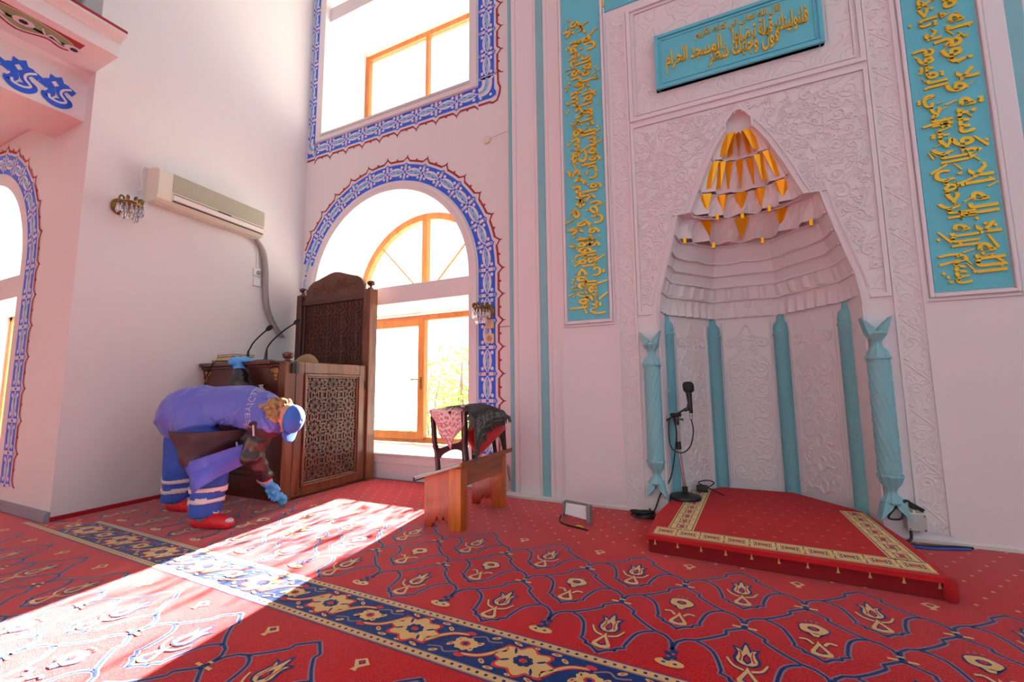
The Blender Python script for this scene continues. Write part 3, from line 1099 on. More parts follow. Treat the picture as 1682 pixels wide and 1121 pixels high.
def emboss(mb, vs, fs, fn, off, mi=0):
    """raised lettering: front faces at fn+off and side walls on the outline"""
    off = Vector(off)
    a = [Vector(fn(*p)) for p in vs]
    n = len(a)
    cnt = {}
    for f in fs:
        for i in range(len(f)):
            e = (f[i], f[(i + 1) % len(f)])
            cnt[tuple(sorted(e))] = cnt.get(tuple(sorted(e)), 0) + 1
    F = [[i + n for i in f] for f in fs]
    for f in fs:
        for i in range(len(f)):
            e = (f[i], f[(i + 1) % len(f)])
            if cnt[tuple(sorted(e))] == 1:
                F.append((e[0], e[1], e[1] + n, e[0] + n))
    mb.add(a + [p + off for p in a], F, mi)


MIH = thing('mihrab', 'white carved plaster prayer niche with teal columns and gold lettered teal panels', 'mihrab', (MX, 3.7, 0))
HZ = [(0, .67), (1.60, .67), (1.68, .665), (1.79, .645), (1.91, .61), (2.01, .585), (2.12, .555), (2.26, .52), (2.36, .50), (2.42, .485), (2.425, .385), (2.50, .355), (2.68, .285), (2.90, .185), (3.02, .115), (3.05, .088), (3.14, .088)]
def hw(z):
    for (a, p), (b, q) in zip(HZ, HZ[1:]):
        if a <= z <= b:
            return p + (q - p) * (z - a) / max(b - a, 1e-6)
    return HZ[-1][1]
# front face with the mouth cut out
mb = MB()
zs = sorted({z for z, _ in HZ})
X0, X1 = -1.23, 1.80
for a, b in zip(zs, zs[1:]):
    ha, hb = hw(a + 1e-6) , hw(b - 1e-6)
    for sg, xe in ((-1, X0), (1, X1)):
        mb.flat([(xe, MY, a), (MX + sg * ha, MY, a), (MX + sg * hb, MY, b), (xe, MY, b)])
    if abs(hw(b - 1e-6) - hw(min(b + 1e-6, 3.13))) > .02:
        pass
ha = hw(3.14)
A = [pi - pi * i / 12 for i in range(13)]
for p, q in zip(A, A[1:]):
    mb.flat([(MX + ha * cos(p), MY, 3.14 + .06 * sin(p)), (MX + ha * cos(q), MY, 3.14 + .06 * sin(q)), (MX + ha * cos(q), MY, 3.3), (MX + ha * cos(p), MY, 3.3)])
mb.flat([(X0, MY, 3.14), (MX - ha, MY, 3.14), (MX - ha, MY, 3.3), (X0, MY, 3.3)])
mb.flat([(MX + ha, MY, 3.14), (X1, MY, 3.14), (X1, MY, 3.3), (MX + ha, MY, 3.3)])
mb.flat([(X0, MY, 3.3), (X1, MY, 3.3), (X1, MY, TOP), (X0, MY, TOP)])
for x in (X0, X1):
    mb.flat([(x, MY, 0), (x, 3.92, 0), (x, 3.92, TOP), (x, MY, TOP)])
mb.build('front_wall', PLASTER, MIH)

# niche: half octagon on plan
PLAN = [(-.67, 0), (-.645, .28), (-.275, .76), (.275, .76), (.645, .28), (.67, 0)]
def plan_at(t):
    ls = [sqrt((b[0] - a[0]) ** 2 + (b[1] - a[1]) ** 2) for a, b in zip(PLAN, PLAN[1:])]
    s_ = t * sum(ls)
    for (a, b), l in zip(zip(PLAN, PLAN[1:]), ls):
        if s_ <= l + 1e-9:
            k = s_ / l
            return (a[0] + (b[0] - a[0]) * k, a[1] + (b[1] - a[1]) * k)
        s_ -= l
    return PLAN[-1]
HD = [(0, .76), (1.68, .755), (1.91, .69), (2.12, .60), (2.26, .51), (2.42, .31), (2.60, .225), (2.85, .15), (3.02, .10), (3.05, .085), (3.3, .08)]
def dep(z):
    for (a, p), (b, q) in zip(HD, HD[1:]):
        if a <= z <= b:
            return p + (q - p) * (z - a) / (b - a)
    return HD[-1][1]
def ring(t, h, z, inn=0.0):
    """point of the hood: parameter t along the plan, half width h, pulled towards the axis by inn"""
    x, y = plan_at(min(max(t, 0), 1))
    x, y = x * h / .67, y * dep(z) / .76
    l = sqrt(x * x + y * y) or 1
    inn *= min(1, 6 * min(t, 1 - t)) if inn > 0 else 1
    return (MX + x * (1 - inn / l), MY + y * (1 - inn / l), z)
mb = MB()
mb.grid([[(MX + x, MY + y, z) for x, y in PLAN] for z in (0, 1.63)])
mb.build('niche_wall', PLASTER, MIH)

# hood: tiers of facets stepping inwards
def tier(name, za, zb, n, dep, inn, m, gold=(), gw=.34, flip=False):
    ha, hb = hw(za + .002), hw(zb - .002)
    mb = MB()
    top, bot = [], []
    k = n * 4
    for i in range(k + 1):
        t = i / k
        ph = i % 4
        w_ = (0, .5, 1, .5)[ph]
        bot.append(ring(t, ha, za, dep * (1 - w_) + .004))
        top.append(ring(t, hb, zb, inn * w_ + .004))
    mid = [ring(i / k, ha * .55 + hb * .45, za + (zb - za) * .52, (.5 * dep * (1 - (0, .5, 1, .5)[i % 4]) + inn * .35 * (0, .5, 1, .5)[i % 4])) for i in range(k + 1)]
    mb.grid([bot, mid, top])
    o = mb.build(name, PLASTER, MIH)
    for g in gold:
        c, w_ = (g, gw) if not isinstance(g, tuple) else g
        t0, t1, tm = (c + .5 - w_) / n, (c + .5 + w_) / n, (c + .5) / n
        zt, zb_ = za + (zb - za) * .95, za + (zb - za) * .10
        ht, hb_ = hw(zt - .002), ha * .92 + hb * .08
        A_, B_ = Vector(ring(t0, ht, zt, .03)), Vector(ring(t1, ht, zt, .03))
        C_ = Vector(ring(tm, hb_, zb_, .075))
        R_0 = Vector(ring(tm, ht, zt, .062))
        E_, F_ = Vector(ring(t0, ht, zt, -.02)), Vector(ring(t1, ht, zt, -.02))
        D_ = Vector(ring(tm, hb_, zb_, .0))
        mbg = MB()
        mbg.add([A_, R_0, B_, C_, E_, F_, D_], [(0, 1, 3), (1, 2, 3), (0, 4, 5, 2, 1), (0, 3, 6, 4), (2, 5, 6, 3)])
        mbg.build('gilded_facet', GILT, o)
    return o

def ledge(z, h, r=.009, n=48, amp=.012, waves=0):
    mb = MB()
    pts = [ring(i / n, h, z - (amp * abs(sin(pi * waves * i / n)) if waves else 0), .012) for i in range(n + 1)]
    mb.tube(pts, r, 6)
    mb.build('hood_ledge', PLASTER, MIH, smooth=60)

tier('triangle_frieze', 1.63, 1.785, 24, .035, .0, PLASTER)
ledge(1.79, .645, .012)
# arcaded frieze
mb = MB()
k = 96
rows = []
for z, s_ in ((1.80, 1), (1.815, 1), (1.89, 1), (1.905, 0)):
    rows.append([ring(i / k, hw(z), z, (.026 if (i // 2) % 3 == 0 else .0) * s_ + .004) for i in range(k + 1)])
mb.grid(rows)
mb.build('arcade_frieze', PLASTER, MIH)
ledge(1.912, .612, .011)
for za, zb, wv in ((1.912, 2.01, 0), (2.01, 2.12, 8), (2.12, 2.255, 10)):
    mb = MB()
    k = 60
    mb.grid([[ring(i / k, hw(z) - .012 * f, z) for i in range(k + 1)] for z, f in ((za, 0), (zb - .02, .3), (zb, 1.4))])
    mb.build('hood_course', PLASTER, MIH)
    ledge(zb, hw(zb) - .012, .007, amp=.014, waves=wv)
tier('muqarnas_tier', 2.26, 2.42, 7, .10, .02, PLASTER, gold=(1.6, 3, 4.5), gw=.26)
mb = MB()
mb.grid([[ring(i / 42, .485, 2.42, .004) for i in range(43)], [ring(i / 42, .385, 2.425, .02 + .03 * abs(sin(pi * i / 6))) for i in range(43)]])
mb.build('hood_soffit', PLASTER, MIH)
ledge(2.425, .385, .007, waves=7)
tier('muqarnas_tier', 2.43, 2.60, 6, .09, .02, PLASTER, gold=(0.5, 1.6, 2.5, 3.4, 4.6), gw=.30)
ledge(2.60, .318, .007, waves=6)
tier('muqarnas_tier', 2.605, 2.85, 5, .06, .02, PLASTER, gold=(.2, .75, 1.4, 2.0, 2.6, 3.25, 3.85), gw=.21)
ledge(2.85, .207, .006, waves=5)
tier('muqarnas_tier', 2.855, 3.05, 5, .03, .012, PLASTER, gold=(.4, 1.2, 2.0, 2.8, 3.6), gw=.32)
for z, ts in ((2.262, (.10, .33, .60, .9)), (2.435, (.27, .5, .73))):
    for t_ in ts:
        mb = MB()
        c = Vector(ring(t_, hw(z) * .97, z, .07))
        mb.box(c.x - .013, c.x + .013, c.y - .013, c.y + .013, c.z - .052, c.z)
        mb.build('gilded_pendant', GILT, MIH, bev=.003)
mb = MB()
zl = [1.6] + sorted({z for z, _ in HZ if z > 1.6})
mb.grid([[ring(i / 40, hw(z - 1e-4) + .004, z, -.004) for i in range(41)] for z in zl])
mb.build('hood_shell', PLASTER, MIH)
# small crowning niche
mb = MB()
rows = []
for z, f in ((3.04, 1), (3.14, 1), (3.165, .9), (3.185, .65), (3.198, .3), (3.2, .02)):
    rows.append([(MX + .088 * f * cos(pi - pi * i / 12), MY + .085 * f * sin(pi * i / 12), z) for i in range(13)])
mb.grid(rows)
mb.build('crown_niche', PLASTER, MIH, smooth=50)

# inner columns
for i, (x, y) in enumerate([(-.645, .285), (-.275, .755), (.275, .755), (.645, .285)]):
    mb = MB()
    prof = [(.062, 0), (.062, 1.44), (.068, 1.45), (.068, 1.465), (.06, 1.475), (.064, 1.50), (.055, 1.55), (.032, 1.575), (.028, 1.615), (.02, 1.625)]
    mb.lathe(prof, (MX + x, MY + y - .015, 0), n=22)
    nv = len(mb.v)
    mb.build('niche_column', mat('teal_basket_relief', (116, 178, 188), .55, bump=('weave', 55, .5, .006)), MIH, smooth=45)
# twisted outer columns, fish-tail capital and foot
for sg in (-1, 1):
    c = Vector((MX + (.72 if sg > 0 else -.742), 3.655, 0))
    mb = MB()
    n = 36
    rows = []
    for i in range(61):
        z = .42 + .75 * i / 60
        rows.append([(c.x + (.060 + .0045 * cos(12 * (2 * pi * j / n) + sg * z * 60)) * cos(2 * pi * j / n), c.y + (.060 + .0045 * cos(12 * (2 * pi * j / n) + sg * z * 60)) * sin(2 * pi * j / n), z) for j in range(n)])
    mb.grid(rows, closed=True)
    col = mb.build('twisted_column', AQUA, MIH, smooth=60)
    for top in (1, 0):
        mb = MB()
        Z = (lambda h: 1.17 + h) if top else (lambda h: .42 - h)
        prof = [(.066, 0), (.07, .008), (.066, .02), (.062, .03), (.055, .055), (.034, .085), (.026, .105), (.028, .125), (.046, .15), (.06, .175), (.05, .19)]
        rows = []
        for r, h in prof:
            rows.append([(c.x + r * (1 + .07 * cos(10 * 2 * pi * j / 40)) * cos(2 * pi * j / 40), c.y + r * (1 + .07 * cos(10 * 2 * pi * j / 40)) * sin(2 * pi * j / 40), Z(h)) for j in range(40)])
        mb.grid(rows, closed=True)
        # the splayed fins
        for s2 in (-1, 1):
            a = [(c.x, c.y + .045, Z(.165)), (c.x + s2 * .055, c.y + .03, Z(.17)), (c.x + s2 * .082, c.y + .03, Z(.285)), (c.x + s2 * .015, c.y + .04, Z(.215))]
            b = [(x, y - .085, z) for x, y, z in a]
            b[1] = (b[1][0] - s2 * .005, b[1][1] + .01, b[1][2])
            mb.hexa(a + b)
        mb.build('capital' if top else 'column_foot', AQUA, col, smooth=45)

# carved niche panels between the columns
def spiral(cx, cz, r, turns, a0, dr):
    n = int(18 * turns)
    return [(cx + r * (1 - .86 * i / n) * cos(a0 + dr * 2 * pi * turns * i / n), cz + r * (1 - .86 * i / n) * sin(a0 + dr * 2 * pi * turns * i / n)) for i in range(n + 1)]

def relief(mb, pts, fn, r, n=5):
    mb.tube([fn(*p) for p in pts], r, n, cap=False)

for (a, b) in zip(PLAN[1:], PLAN[2:-1]):
    ax, ay, bx, by = MX + a[0], MY + a[1], MX + b[0], MY + b[1]
    L = sqrt((bx - ax) ** 2 + (by - ay) ** 2)
    ux, uy = (bx - ax) / L, (by - ay) / L
    nx, ny = uy, -ux
    if ny > 0: nx, ny = -nx, -ny
    cxm, cym = (ax + bx) / 2, (ay + by) / 2
    fn = lambda u, v, cxm=cxm, cym=cym, ux=ux, uy=uy, nx=nx, ny=ny: (cxm + ux * u + nx * .004, cym + uy * u + ny * .004, v)
    h = .175
    mb = MB()
    for sg in (-1, 1):
        M = lambda pts: [(sg * x, z) for x, z in pts]
        # frame and shaped crest
        relief(mb, M([(h + .018, .12), (h + .018, 1.58)]), fn, .009)
        relief(mb, M([(h, .14), (h, 1.16), (h - .005, 1.2), (.13, 1.26), (.085, 1.29), (.07, 1.33), (.09, 1.375), (.13, 1.36), (.165, 1.375), (.17, 1.42), (.135, 1.44), (.09, 1.45), (.05, 1.48), (.03, 1.52), (0, 1.57)]), fn, .010)
        for k in range(6):
            z = .24 + k * .18
            relief(mb, M(spline([(0, z - .09), (.05, z - .05), (.11, z - .06), (.16, z)], 5)), fn, .009)
            relief(mb, M(spiral(.105, z + .02, .055, 1.4, -.5, 1)), fn, .009)
            relief(mb, M(spiral(.05, z + .06, .04, 1.2, 2.6, -1)), fn, .0075)
            relief(mb, M(spline([(0, z + .02), (.03, z - .01), (.02, z - .06), (0, z - .09)], 4)), fn, .009)
            for d in (-.07, .085):
                relief(mb, M([(.14, z + d), (.155, z + d + .02), (.14, z + d + .04), (.125, z + d + .02), (.14, z + d)]), fn, .0075)
        relief(mb, M(spiral(.115, 1.40, .04, 1.3, 1, 1)), fn, .009)
        relief(mb, M(spiral(.045, 1.43, .04, 1.2, 2.6, -1)), fn, .009)
        relief(mb, M(spiral(.05, 1.34, .035, 1.2, 0, 1)), fn, .009)
    mb.build('carved_niche_panel', PLASTER, MIH, smooth=60)
    mb = MB()
    P = [(-h + .004, .14), (h - .004, .14), (h - .004, 1.17), (.13, 1.255), (.06, 1.3), (.06, 1.36), (.15, 1.37), (.15, 1.43), (.05, 1.47), (0, 1.55), (-.05, 1.47), (-.15, 1.43), (-.15, 1.37), (-.06, 1.36), (-.06, 1.3), (-.13, 1.255), (-h + .004, 1.17)]
    mb.flat([fn(*p) for p in P][::1])
    mb.build('carved_ground', CARVEF, MIH)

# carved vertical border strips, spandrel and inscription surround
def frame_bars(mb, x0, x1, z0, z1, w_, d, y=MY):
    mb.box(x0, x0 + w_, y - d, y + .01, z0, z1); mb.box(x1 - w_, x1, y - d, y + .01, z0, z1)
    mb.box(x0 + w_, x1 - w_, y - d, y + .01, z0, z0 + w_); mb.box(x0 + w_, x1 - w_, y - d, y + .01, z1 - w_, z1)

for sg in (-1, 1):
    xc = MX + sg * .925
    x0, x1 = xc - .068, xc + .068
    mb = MB()
    mb.box(x0 - .016, x0, MY - .014, MY + .01, .06, 4.42); mb.box(x1, x1 + .016, MY - .014, MY + .01, .06, 4.42)
    fn = lambda u, v, xc=xc: (xc + u, MY - .002, v)
    z, k = .12, 0
    while z < 4.3:
        s_ = 1 if k % 2 else -1
        relief(mb, [(-s_ * .062, z), (s_ * .055, z + .12), (s_ * .03, z + .135), (s_ * .062, z + .15)], fn, .006)
        relief(mb, spiral(-s_ * .018, z + .105, .04, 1.3, .4, s_), fn, .006)
        relief(mb, [(-s_ * .06, z + .03), (-s_ * .03, z + .06), (-s_ * .058, z + .1)], fn, .005)
        relief(mb, [(s_ * .06, z + .01), (s_ * .03, z + .03), (s_ * .045, z + .07), (s_ * .06, z + .06)], fn, .005)
        relief(mb, ell(s_ * .045, z + .035, .014, .018, 8) + [(s_ * .045 + .014, z + .035)], fn, .005)
        z += .15
        k += 1
    mb.flat([(x0, MY - .003, .06), (x1, MY - .003, .06), (x1, MY - .003, 4.4), (x0, MY - .003, 4.4)], 1)
    mb.build('carved_border', [PLASTER, CARVEF], MIH, smooth=60)

# spandrel field round the hood
mb = MB()
sx0, sx1 = MX - .835, MX + .835
zz = [1.62, 1.68, 1.79, 1.91, 2.01, 2.12, 2.26, 2.36, 2.42, 2.425, 2.50, 2.68, 2.90, 3.02, 3.06, 3.2, 3.26]
g = lambda z: (hw(min(z, 3.13)) + .05) if z < 3.2 else .0
for a, b in zip(zz, zz[1:]):
    for sg in (-1, 1):
        xe = MX + sg * .80
        ga, gb = min(g(a + 1e-4), .79), min(g(b - 1e-4), .79)
        mb.flat([(xe, MY - .004, a), (MX + sg * ga, MY - .004, a), (MX + sg * gb, MY - .004, b), (xe, MY - .004, b)], 1)
frame_bars(mb, sx0, sx1, 3.269, 3.295, .013, .016)
for sg in (-1, 1):
    a, b = sorted((MX + sg * .835, MX + sg * .809)); mb.box(a, b, MY - .016, MY + .01, 1.60, 3.27)
    a, b = sorted((MX + sg * .809, MX + sg * .72)); mb.box(a, b, MY - .016, MY + .01, 1.60, 1.626)
out = [(MX + sg * (g(z))) for sg in (1,) for z in zz]
for sg in (-1, 1):
    pts = [(MX + sg * g(z - (1e-4 if z in (2.425,) else 0)), MY - .004, z) for z in zz[1:-2]] + [(MX, MY - .004, 3.25)]
    mb.tube(pts, .009, 6)
    pts = [(MX + sg * (hw(z) + .008), MY - .002, z) for z in (0.12, 1.6, 1.79, 1.91, 2.12, 2.26, 2.42, 2.425, 2.5, 2.68, 2.9, 3.02, 3.05, 3.13)] + [(MX + sg * .06, MY - .002, 3.195), (MX, MY - .002, 3.212)]
    mb.tube(pts, .011, 6)
rnd = random.Random(5)
fn = lambda u, v: (u, MY - .006, v)
cells = []
for i in range(2600):
    x, z, r = rnd.uniform(sx0 + .06, sx1 - .06), rnd.uniform(1.66, 3.24), rnd.choice((.065, .05, .036, .028))
    if abs(x - MX) < g(z) + r * .9 + .01 or x - r < sx0 + .03 or x + r > sx1 - .03 or z - r < 1.63 or z + r > 3.27:
        continue
    if any((x - a) ** 2 + (z - b) ** 2 < (r + c) ** 2 * .86 for a, b, c in cells):
        continue
    cells.append((x, z, r))
    a0 = rnd.uniform(0, 6.28)
    sg = rnd.choice((-1, 1))
    relief(mb, spiral(x, z, r, 1.5, a0, sg), fn, .0055)
    for t_ in (0, 2.1, 4.2):
        px, pz = x + r * cos(a0 + t_), z + r * sin(a0 + t_)
        relief(mb, [(px, pz), (px + r * .35 * cos(a0 + t_ + .9), pz + r * .35 * sin(a0 + t_ + .9)), (px + r * .6 * cos(a0 + t_ + .2), pz + r * .6 * sin(a0 + t_ + .2))], fn, .005)
mb.build('carved_spandrel', [PLASTER, CARVED], MIH, smooth=60)

# framed field with the upper inscription
mb = MB()
frame_bars(mb, sx0, sx1, 3.33, 4.42, .03, .02)
frame_bars(mb, sx0 + .05, sx1 - .05, 3.38, 4.37, .014, .012)
for a, b, c, d in ((sx0 + .07, sx1 - .07, 3.40, 3.52), (sx0 + .07, sx1 - .07, 4.08, 4.35), (sx0 + .07, MX - .63, 3.52, 4.08), (MX + .63, sx1 - .07, 3.52, 4.08)):
    mb.flat([(a, MY - .004, c), (b, MY - .004, c), (b, MY - .004, d), (a, MY - .004, d)], 1)
mb.build('carved_upper_field', [PLASTER, CARVED], MIH)
px0, px1, pz0, pz1 = MX - .60, MX + .60, 3.54, 4.04
mb = MB()
mb.box(px0, px1, MY - .04, MY, pz0, pz1)
frame_bars(mb, px0, px1, pz0, pz1, .03, .055)
frame_bars(mb, px0 + .045, px1 - .045, pz0 + .045, pz1 - .045, .012, .048)
plq = mb.build('inscription_plaque', TEAL, MIH, bev=.004)
mb = MB()
def line(body, x0, x1, z0, z1, y, bold, d=.012):
    vs, fs_ = text_polys(shape_ar(body), bold)
    emboss(mb, vs, fs_, lambda u, v: (x0 + u * (x1 - x0), y, z0 + v * (z1 - z0)), (0, -d, 0))
y = MY - .04
line('قال الله تعالى في كتابه الكريم', px0 + .33, px1 - .26, 3.875, 3.965, y, .004)
line('فلنولينك قبلة ترضاها', px0 + .60, px1 - .09, 3.70, 3.885, y, .022)
line('فول وجهك شطر', px0 + .42, px1 - .28, 3.61, 3.79, y, .022)
line('المسجد الحرام', px0 + .09, px1 - .68, 3.66, 3.87, y, .022)
mb.build('gold_lettering', GOLD, plq)

# teal inscription band: up the right side, across, down the left side
def vband(name, x0, x1, z0, z1):
    mb = MB()
    mb.box(x0, x1, MY - .010, MY, z0, z1)
    b_ = mb.build(name, TEAL, MIH)
    mb = MB()
    frame_bars(mb, x0 - .03, x1 + .03, z0 - .035, z1 + .02, .022, .026)
    frame_bars(mb, x0 - .05, x1 + .05, z0 - .06, z1 + .04, .014, .014)
    mb.build('inscription_moulding', PLASTER, MIH, bev=.005)
    return b_
lx0, lx1 = MX - 1.445, MX - 1.078
rx0, rx1 = MX + 1.058, MX + 1.425
bl = vband('inscription_band', lx0, lx1, 1.60, 4.86)
br = vband('inscription_band', rx0, rx1, 1.60, 4.86)
mb = MB(); mb.box(lx1, rx0, MY - .010, MY, 4.49, 4.86); bt = mb.build('inscription_band', TEAL, MIH)

def vline(mb, body, xa, xb, za, zb, up, bold=.02):
    """vertical line of writing between x=xa..xb; up: read upwards (letter tops to the right)"""
    vs, fs_ = text_polys(shape_ar(body), bold)
    if up:      # reading direction (right to left) runs upwards
        fn = lambda u, v: (xa + v * (xb - xa), MY - .010, zb - u * (zb - za))
    else:
        fn = lambda u, v: (xb - v * (xb - xa), MY - .010, za + u * (zb - za))
    emboss(mb, vs, fs_, fn, (0, -.012, 0))

def ticks(mb, x0, x1, z0, z1, n, seed):
    """vowel marks: short strokes and lozenge dots strewn between the letters"""
    r = random.Random(seed)
    for i in range(n):
        x, z = r.uniform(x0 + .03, x1 - .03), r.uniform(z0 + .04, z1 - .04)
        a = r.choice((.35, .5, -.9, 2.1)) + r.uniform(-.15, .15)
        l = r.choice((.018, .03, .05))
        if r.random() < .4:
            P = [(x - .011, z), (x, z - .013), (x + .011, z), (x, z + .013)]
        else:
            dx, dz = cos(a) * l, sin(a) * l
            P = [(x - dx - dz * .16, z - dz + dx * .16), (x - dx + dz * .16, z - dz - dx * .16), (x + dx + dz * .1, z + dz - dx * .1), (x + dx - dz * .1, z + dz + dx * .1)]
        mb.prism(P, lambda u, v: (u, MY - .010, v), (0, -.010, 0))

mb = MB()
W_ = rx1 - rx0
vline(mb, 'بسم الله الرحمن الرحيم', rx0 + .03, rx0 + .24, 1.64, 2.75, True, .02)
vline(mb, 'الله لا إله إلا هو', rx0 + .15, rx1 - .02, 1.70, 2.62, True, .02)
vline(mb, 'الحي القيوم لا تأخذه', rx0 + .02, rx0 + .22, 2.72, 3.72, True, .02)
vline(mb, 'سنة ولا نوم له ما', rx0 + .14, rx1 - .02, 2.64, 3.66, True, .02)
vline(mb, 'في السموات وما', rx0 + .02, rx0 + .22, 3.74, 4.5, True, .02)
vline(mb, 'في الأرض من ذا الذي', rx0 + .14, rx1 - .02, 3.70, 4.7, True, .02)
ticks(mb, rx0, rx1, 1.64, 4.6, 120, 3)
mb.build('gold_lettering', GOLD, br)
mb = MB()
vline(mb, 'وهو العلي العظيم', lx0 + .14, lx1 - .02, 1.64, 2.42, False, .02)
vline(mb, 'ولا يؤوده حفظهما', lx0 + .02, lx0 + .24, 1.70, 2.5, False, .02)
vline(mb, 'السموات والأرض', lx0 + .13, lx1 - .02, 2.46, 3.36, False, .02)
vline(mb, 'وسع كرسيه', lx0 + .02, lx0 + .22, 2.54, 3.4, False, .02)
vline(mb, 'من علمه إلا بما شاء', lx0 + .13, lx1 - .02, 3.4, 4.3, False, .02)
vline(mb, 'ولا يحيطون بشيء', lx0 + .02, lx0 + .22, 3.44, 4.5, False, .02)
ticks(mb, lx0, lx1, 1.64, 4.6, 130, 9)
mb.build('gold_lettering', GOLD, bl)
mb = MB()
line('يعلم ما بين أيديهم وما خلفهم', lx1 + .02, rx0 - .04, 4.54, 4.80, MY - .010, .02)
mb.build('gold_lettering', GOLD, bt)


# ================================================================== preacher's pulpit
def girih(x0, x1, z0, z1, a, fn, mb, w_=.011, h=.008, n=1, ph=(0, 0)):
    """interlaced star pattern: octagons and squares with polygons in contact"""
    def seg(p, q):
        # clip to the rectangle
        t0, t1 = 0.0, 1.0
        dx, dz = q[0] - p[0], q[1] - p[1]
        for d, lo, hi, o_ in ((dx, x0, x1, p[0]), (dz, z0, z1, p[1])):
            if abs(d) < 1e-9:
                if o_ < lo or o_ > hi:
                    return
            else:
                u, v = (lo - o_) / d, (hi - o_) / d
                if u > v: u, v = v, u
                t0, t1 = max(t0, u), min(t1, v)
        if t1 - t0 < 1e-3:
            return
        A, B = (p[0] + dx * t0, p[1] + dz * t0), (p[0] + dx * t1, p[1] + dz * t1)
        l = sqrt((B[0] - A[0]) ** 2 + (B[1] - A[1]) ** 2)
        if l < .004:
            return
        ex, ez = -(B[1] - A[1]) / l * w_ / 2, (B[0] - A[0]) / l * w_ / 2
        P = [fn(A[0] - ex, A[1] - ez), fn(B[0] - ex, B[1] - ez), fn(B[0] + ex, B[1] + ez), fn(A[0] + ex, A[1] + ez)]
        nrm = (Vector(P[1]) - Vector(P[0])).cross(Vector(P[3]) - Vector(P[0])).normalized()
        if nrm.dot(Vector(fn.n)) < 0: nrm = -nrm
        mb.prism([(0, 0), (1, 0), (2, 0), (3, 0)], lambda u, v: P[int(u)], nrm * h)
    s_ = a / (1 + sqrt(2))
    i0, i1 = int((x0 - ph[0]) / a) - 2, int((x1 - ph[0]) / a) + 2
    j0, j1 = int((z0 - ph[1]) / a) - 2, int((z1 - ph[1]) / a) + 2
    for i in range(i0, i1):
        for j in range(j0, j1):
            cx, cz = ph[0] + i * a, ph[1] + j * a
            R8 = s_ / (2 * sin(pi / 8))
            ap = a / 2
            # octagon: an eight-pointed star between the edge midpoints
            mids = [(cx + ap * cos(k * pi / 4), cz + ap * sin(k * pi / 4)) for k in range(8)]
            for k in range(8):
                m0, m1 = mids[k], mids[(k + 1) % 8]
                t_ = (k + .5) * pi / 4
                r_ = ap * .62
                v = (cx + r_ * cos(t_), cz + r_ * sin(t_))
                seg(m0, v); seg(v, m1)
                u = (cx + ap * .30 * cos(k * pi / 4), cz + ap * .30 * sin(k * pi / 4))
                u2 = (cx + ap * .30 * cos((k + 1) * pi / 4), cz + ap * .30 * sin((k + 1) * pi / 4))
                seg(v, u); seg(v, u2)
                vv = (cx + R8 * .98 * cos(t_), cz + R8 * .98 * sin(t_))
                seg(v, vv)
            for k in range(8):
                t_ = k * pi / 4
                seg((cx + ap * .30 * cos(t_), cz + ap * .30 * sin(t_)), (cx + ap * .30 * cos(t_ + pi / 4), cz + ap * .30 * sin(t_ + pi / 4)))
            # square: small lozenge
            sx, sz = cx + a / 2, cz + a / 2
            hs = s_ / 2
            q = [(sx + hs * cos(k * pi / 2 + pi / 4) * .7 * 1.41, sz + hs * sin(k * pi / 2 + pi / 4) * .7 * 1.41) for k in range(4)]
            for k in range(4):
                seg(q[k], q[(k + 1) % 4])


class Pl:
    """plane map with normal"""
    def __init__(self, f, n):
        self.f, self.n = f, n
    def __call__(self, u, v):
        return self.f(u, v)


PBX, PBY, PBZ = -3.56, 2.70, 1.25      # right side, front and top of the box
BX0 = XL(2.72) + .02                   # left end against the wall
BY1 = 3.80
PUL = thing('preaching_pulpit', 'dark walnut preaching pulpit with star lattice panels and a tall crested backrest in the corner', 'pulpit', ((PBX + BX0) / 2, 3.25, 0))
mb = MB()
mb.box(BX0, PBX - .05, PBY + .02, PBY + .06, .06, PBZ - .02)
mb.box(BX0, PBX - .05, PBY, PBY + .06, .0, .09)
mb.box(BX0, BX0 + .10, PBY - .005, PBY + .05, .09, PBZ - .02)
mb.box(-3.80, -3.66, PBY - .005, PBY + .05, .09, PBZ - .02)
mb.box(BX0 + .1, -3.80, PBY - .005, PBY + .05, PBZ - .20, PBZ - .02)
mb.box(BX0 + .1, -3.80, PBY - .005, PBY + .05, .09, .20)
fp = mb.build('front_panel', WALNUT, PUL, bev=.006)
mb = MB()
frame_bars(mb, BX0 + .12, -3.82, .22, PBZ - .22, .03, .022, PBY + .015)
mb.build('panel_moulding', WALNUT, fp, bev=.006)
mb = MB()
girih(BX0 + .16, -3.86, .26, PBZ - .26, .24, Pl(lambda u, v: (u, PBY + .02, v), (0, -1, 0)), mb, .012, .01, ph=(-4.35, .6))
mb.build('star_lattice', LATT, fp)
for sx, x in ((1, BX0 + .02), (-1, -3.68)):
    mb = MB()
    for r, dx, dz in ((.035, .02, -.05), (.03, .05, -.045), (.025, .02, -.09), (.02, .075, -.04), (.016, .018, -.125)):
        mb.lathe([(r, 0), (r * .8, .012), (r * .3, .02)], (x + sx * dx, PBY - .005, PBZ - .02 + dz), (0, -1, 0), n=10)
    mb.build('carved_bracket', mat('gilded_walnut', (150, 92, 40), .4), fp, smooth=40)
mb = MB()
mb.box(BX0, PBX - .16, PBY - .07, PBY + .36, PBZ - .005, PBZ + .035)
mb.box(BX0, PBX - .16, PBY - .045, PBY + .3, PBZ - .03, PBZ - .005)
mb.build('top_board', WALNUTH, PUL, bev=.008)
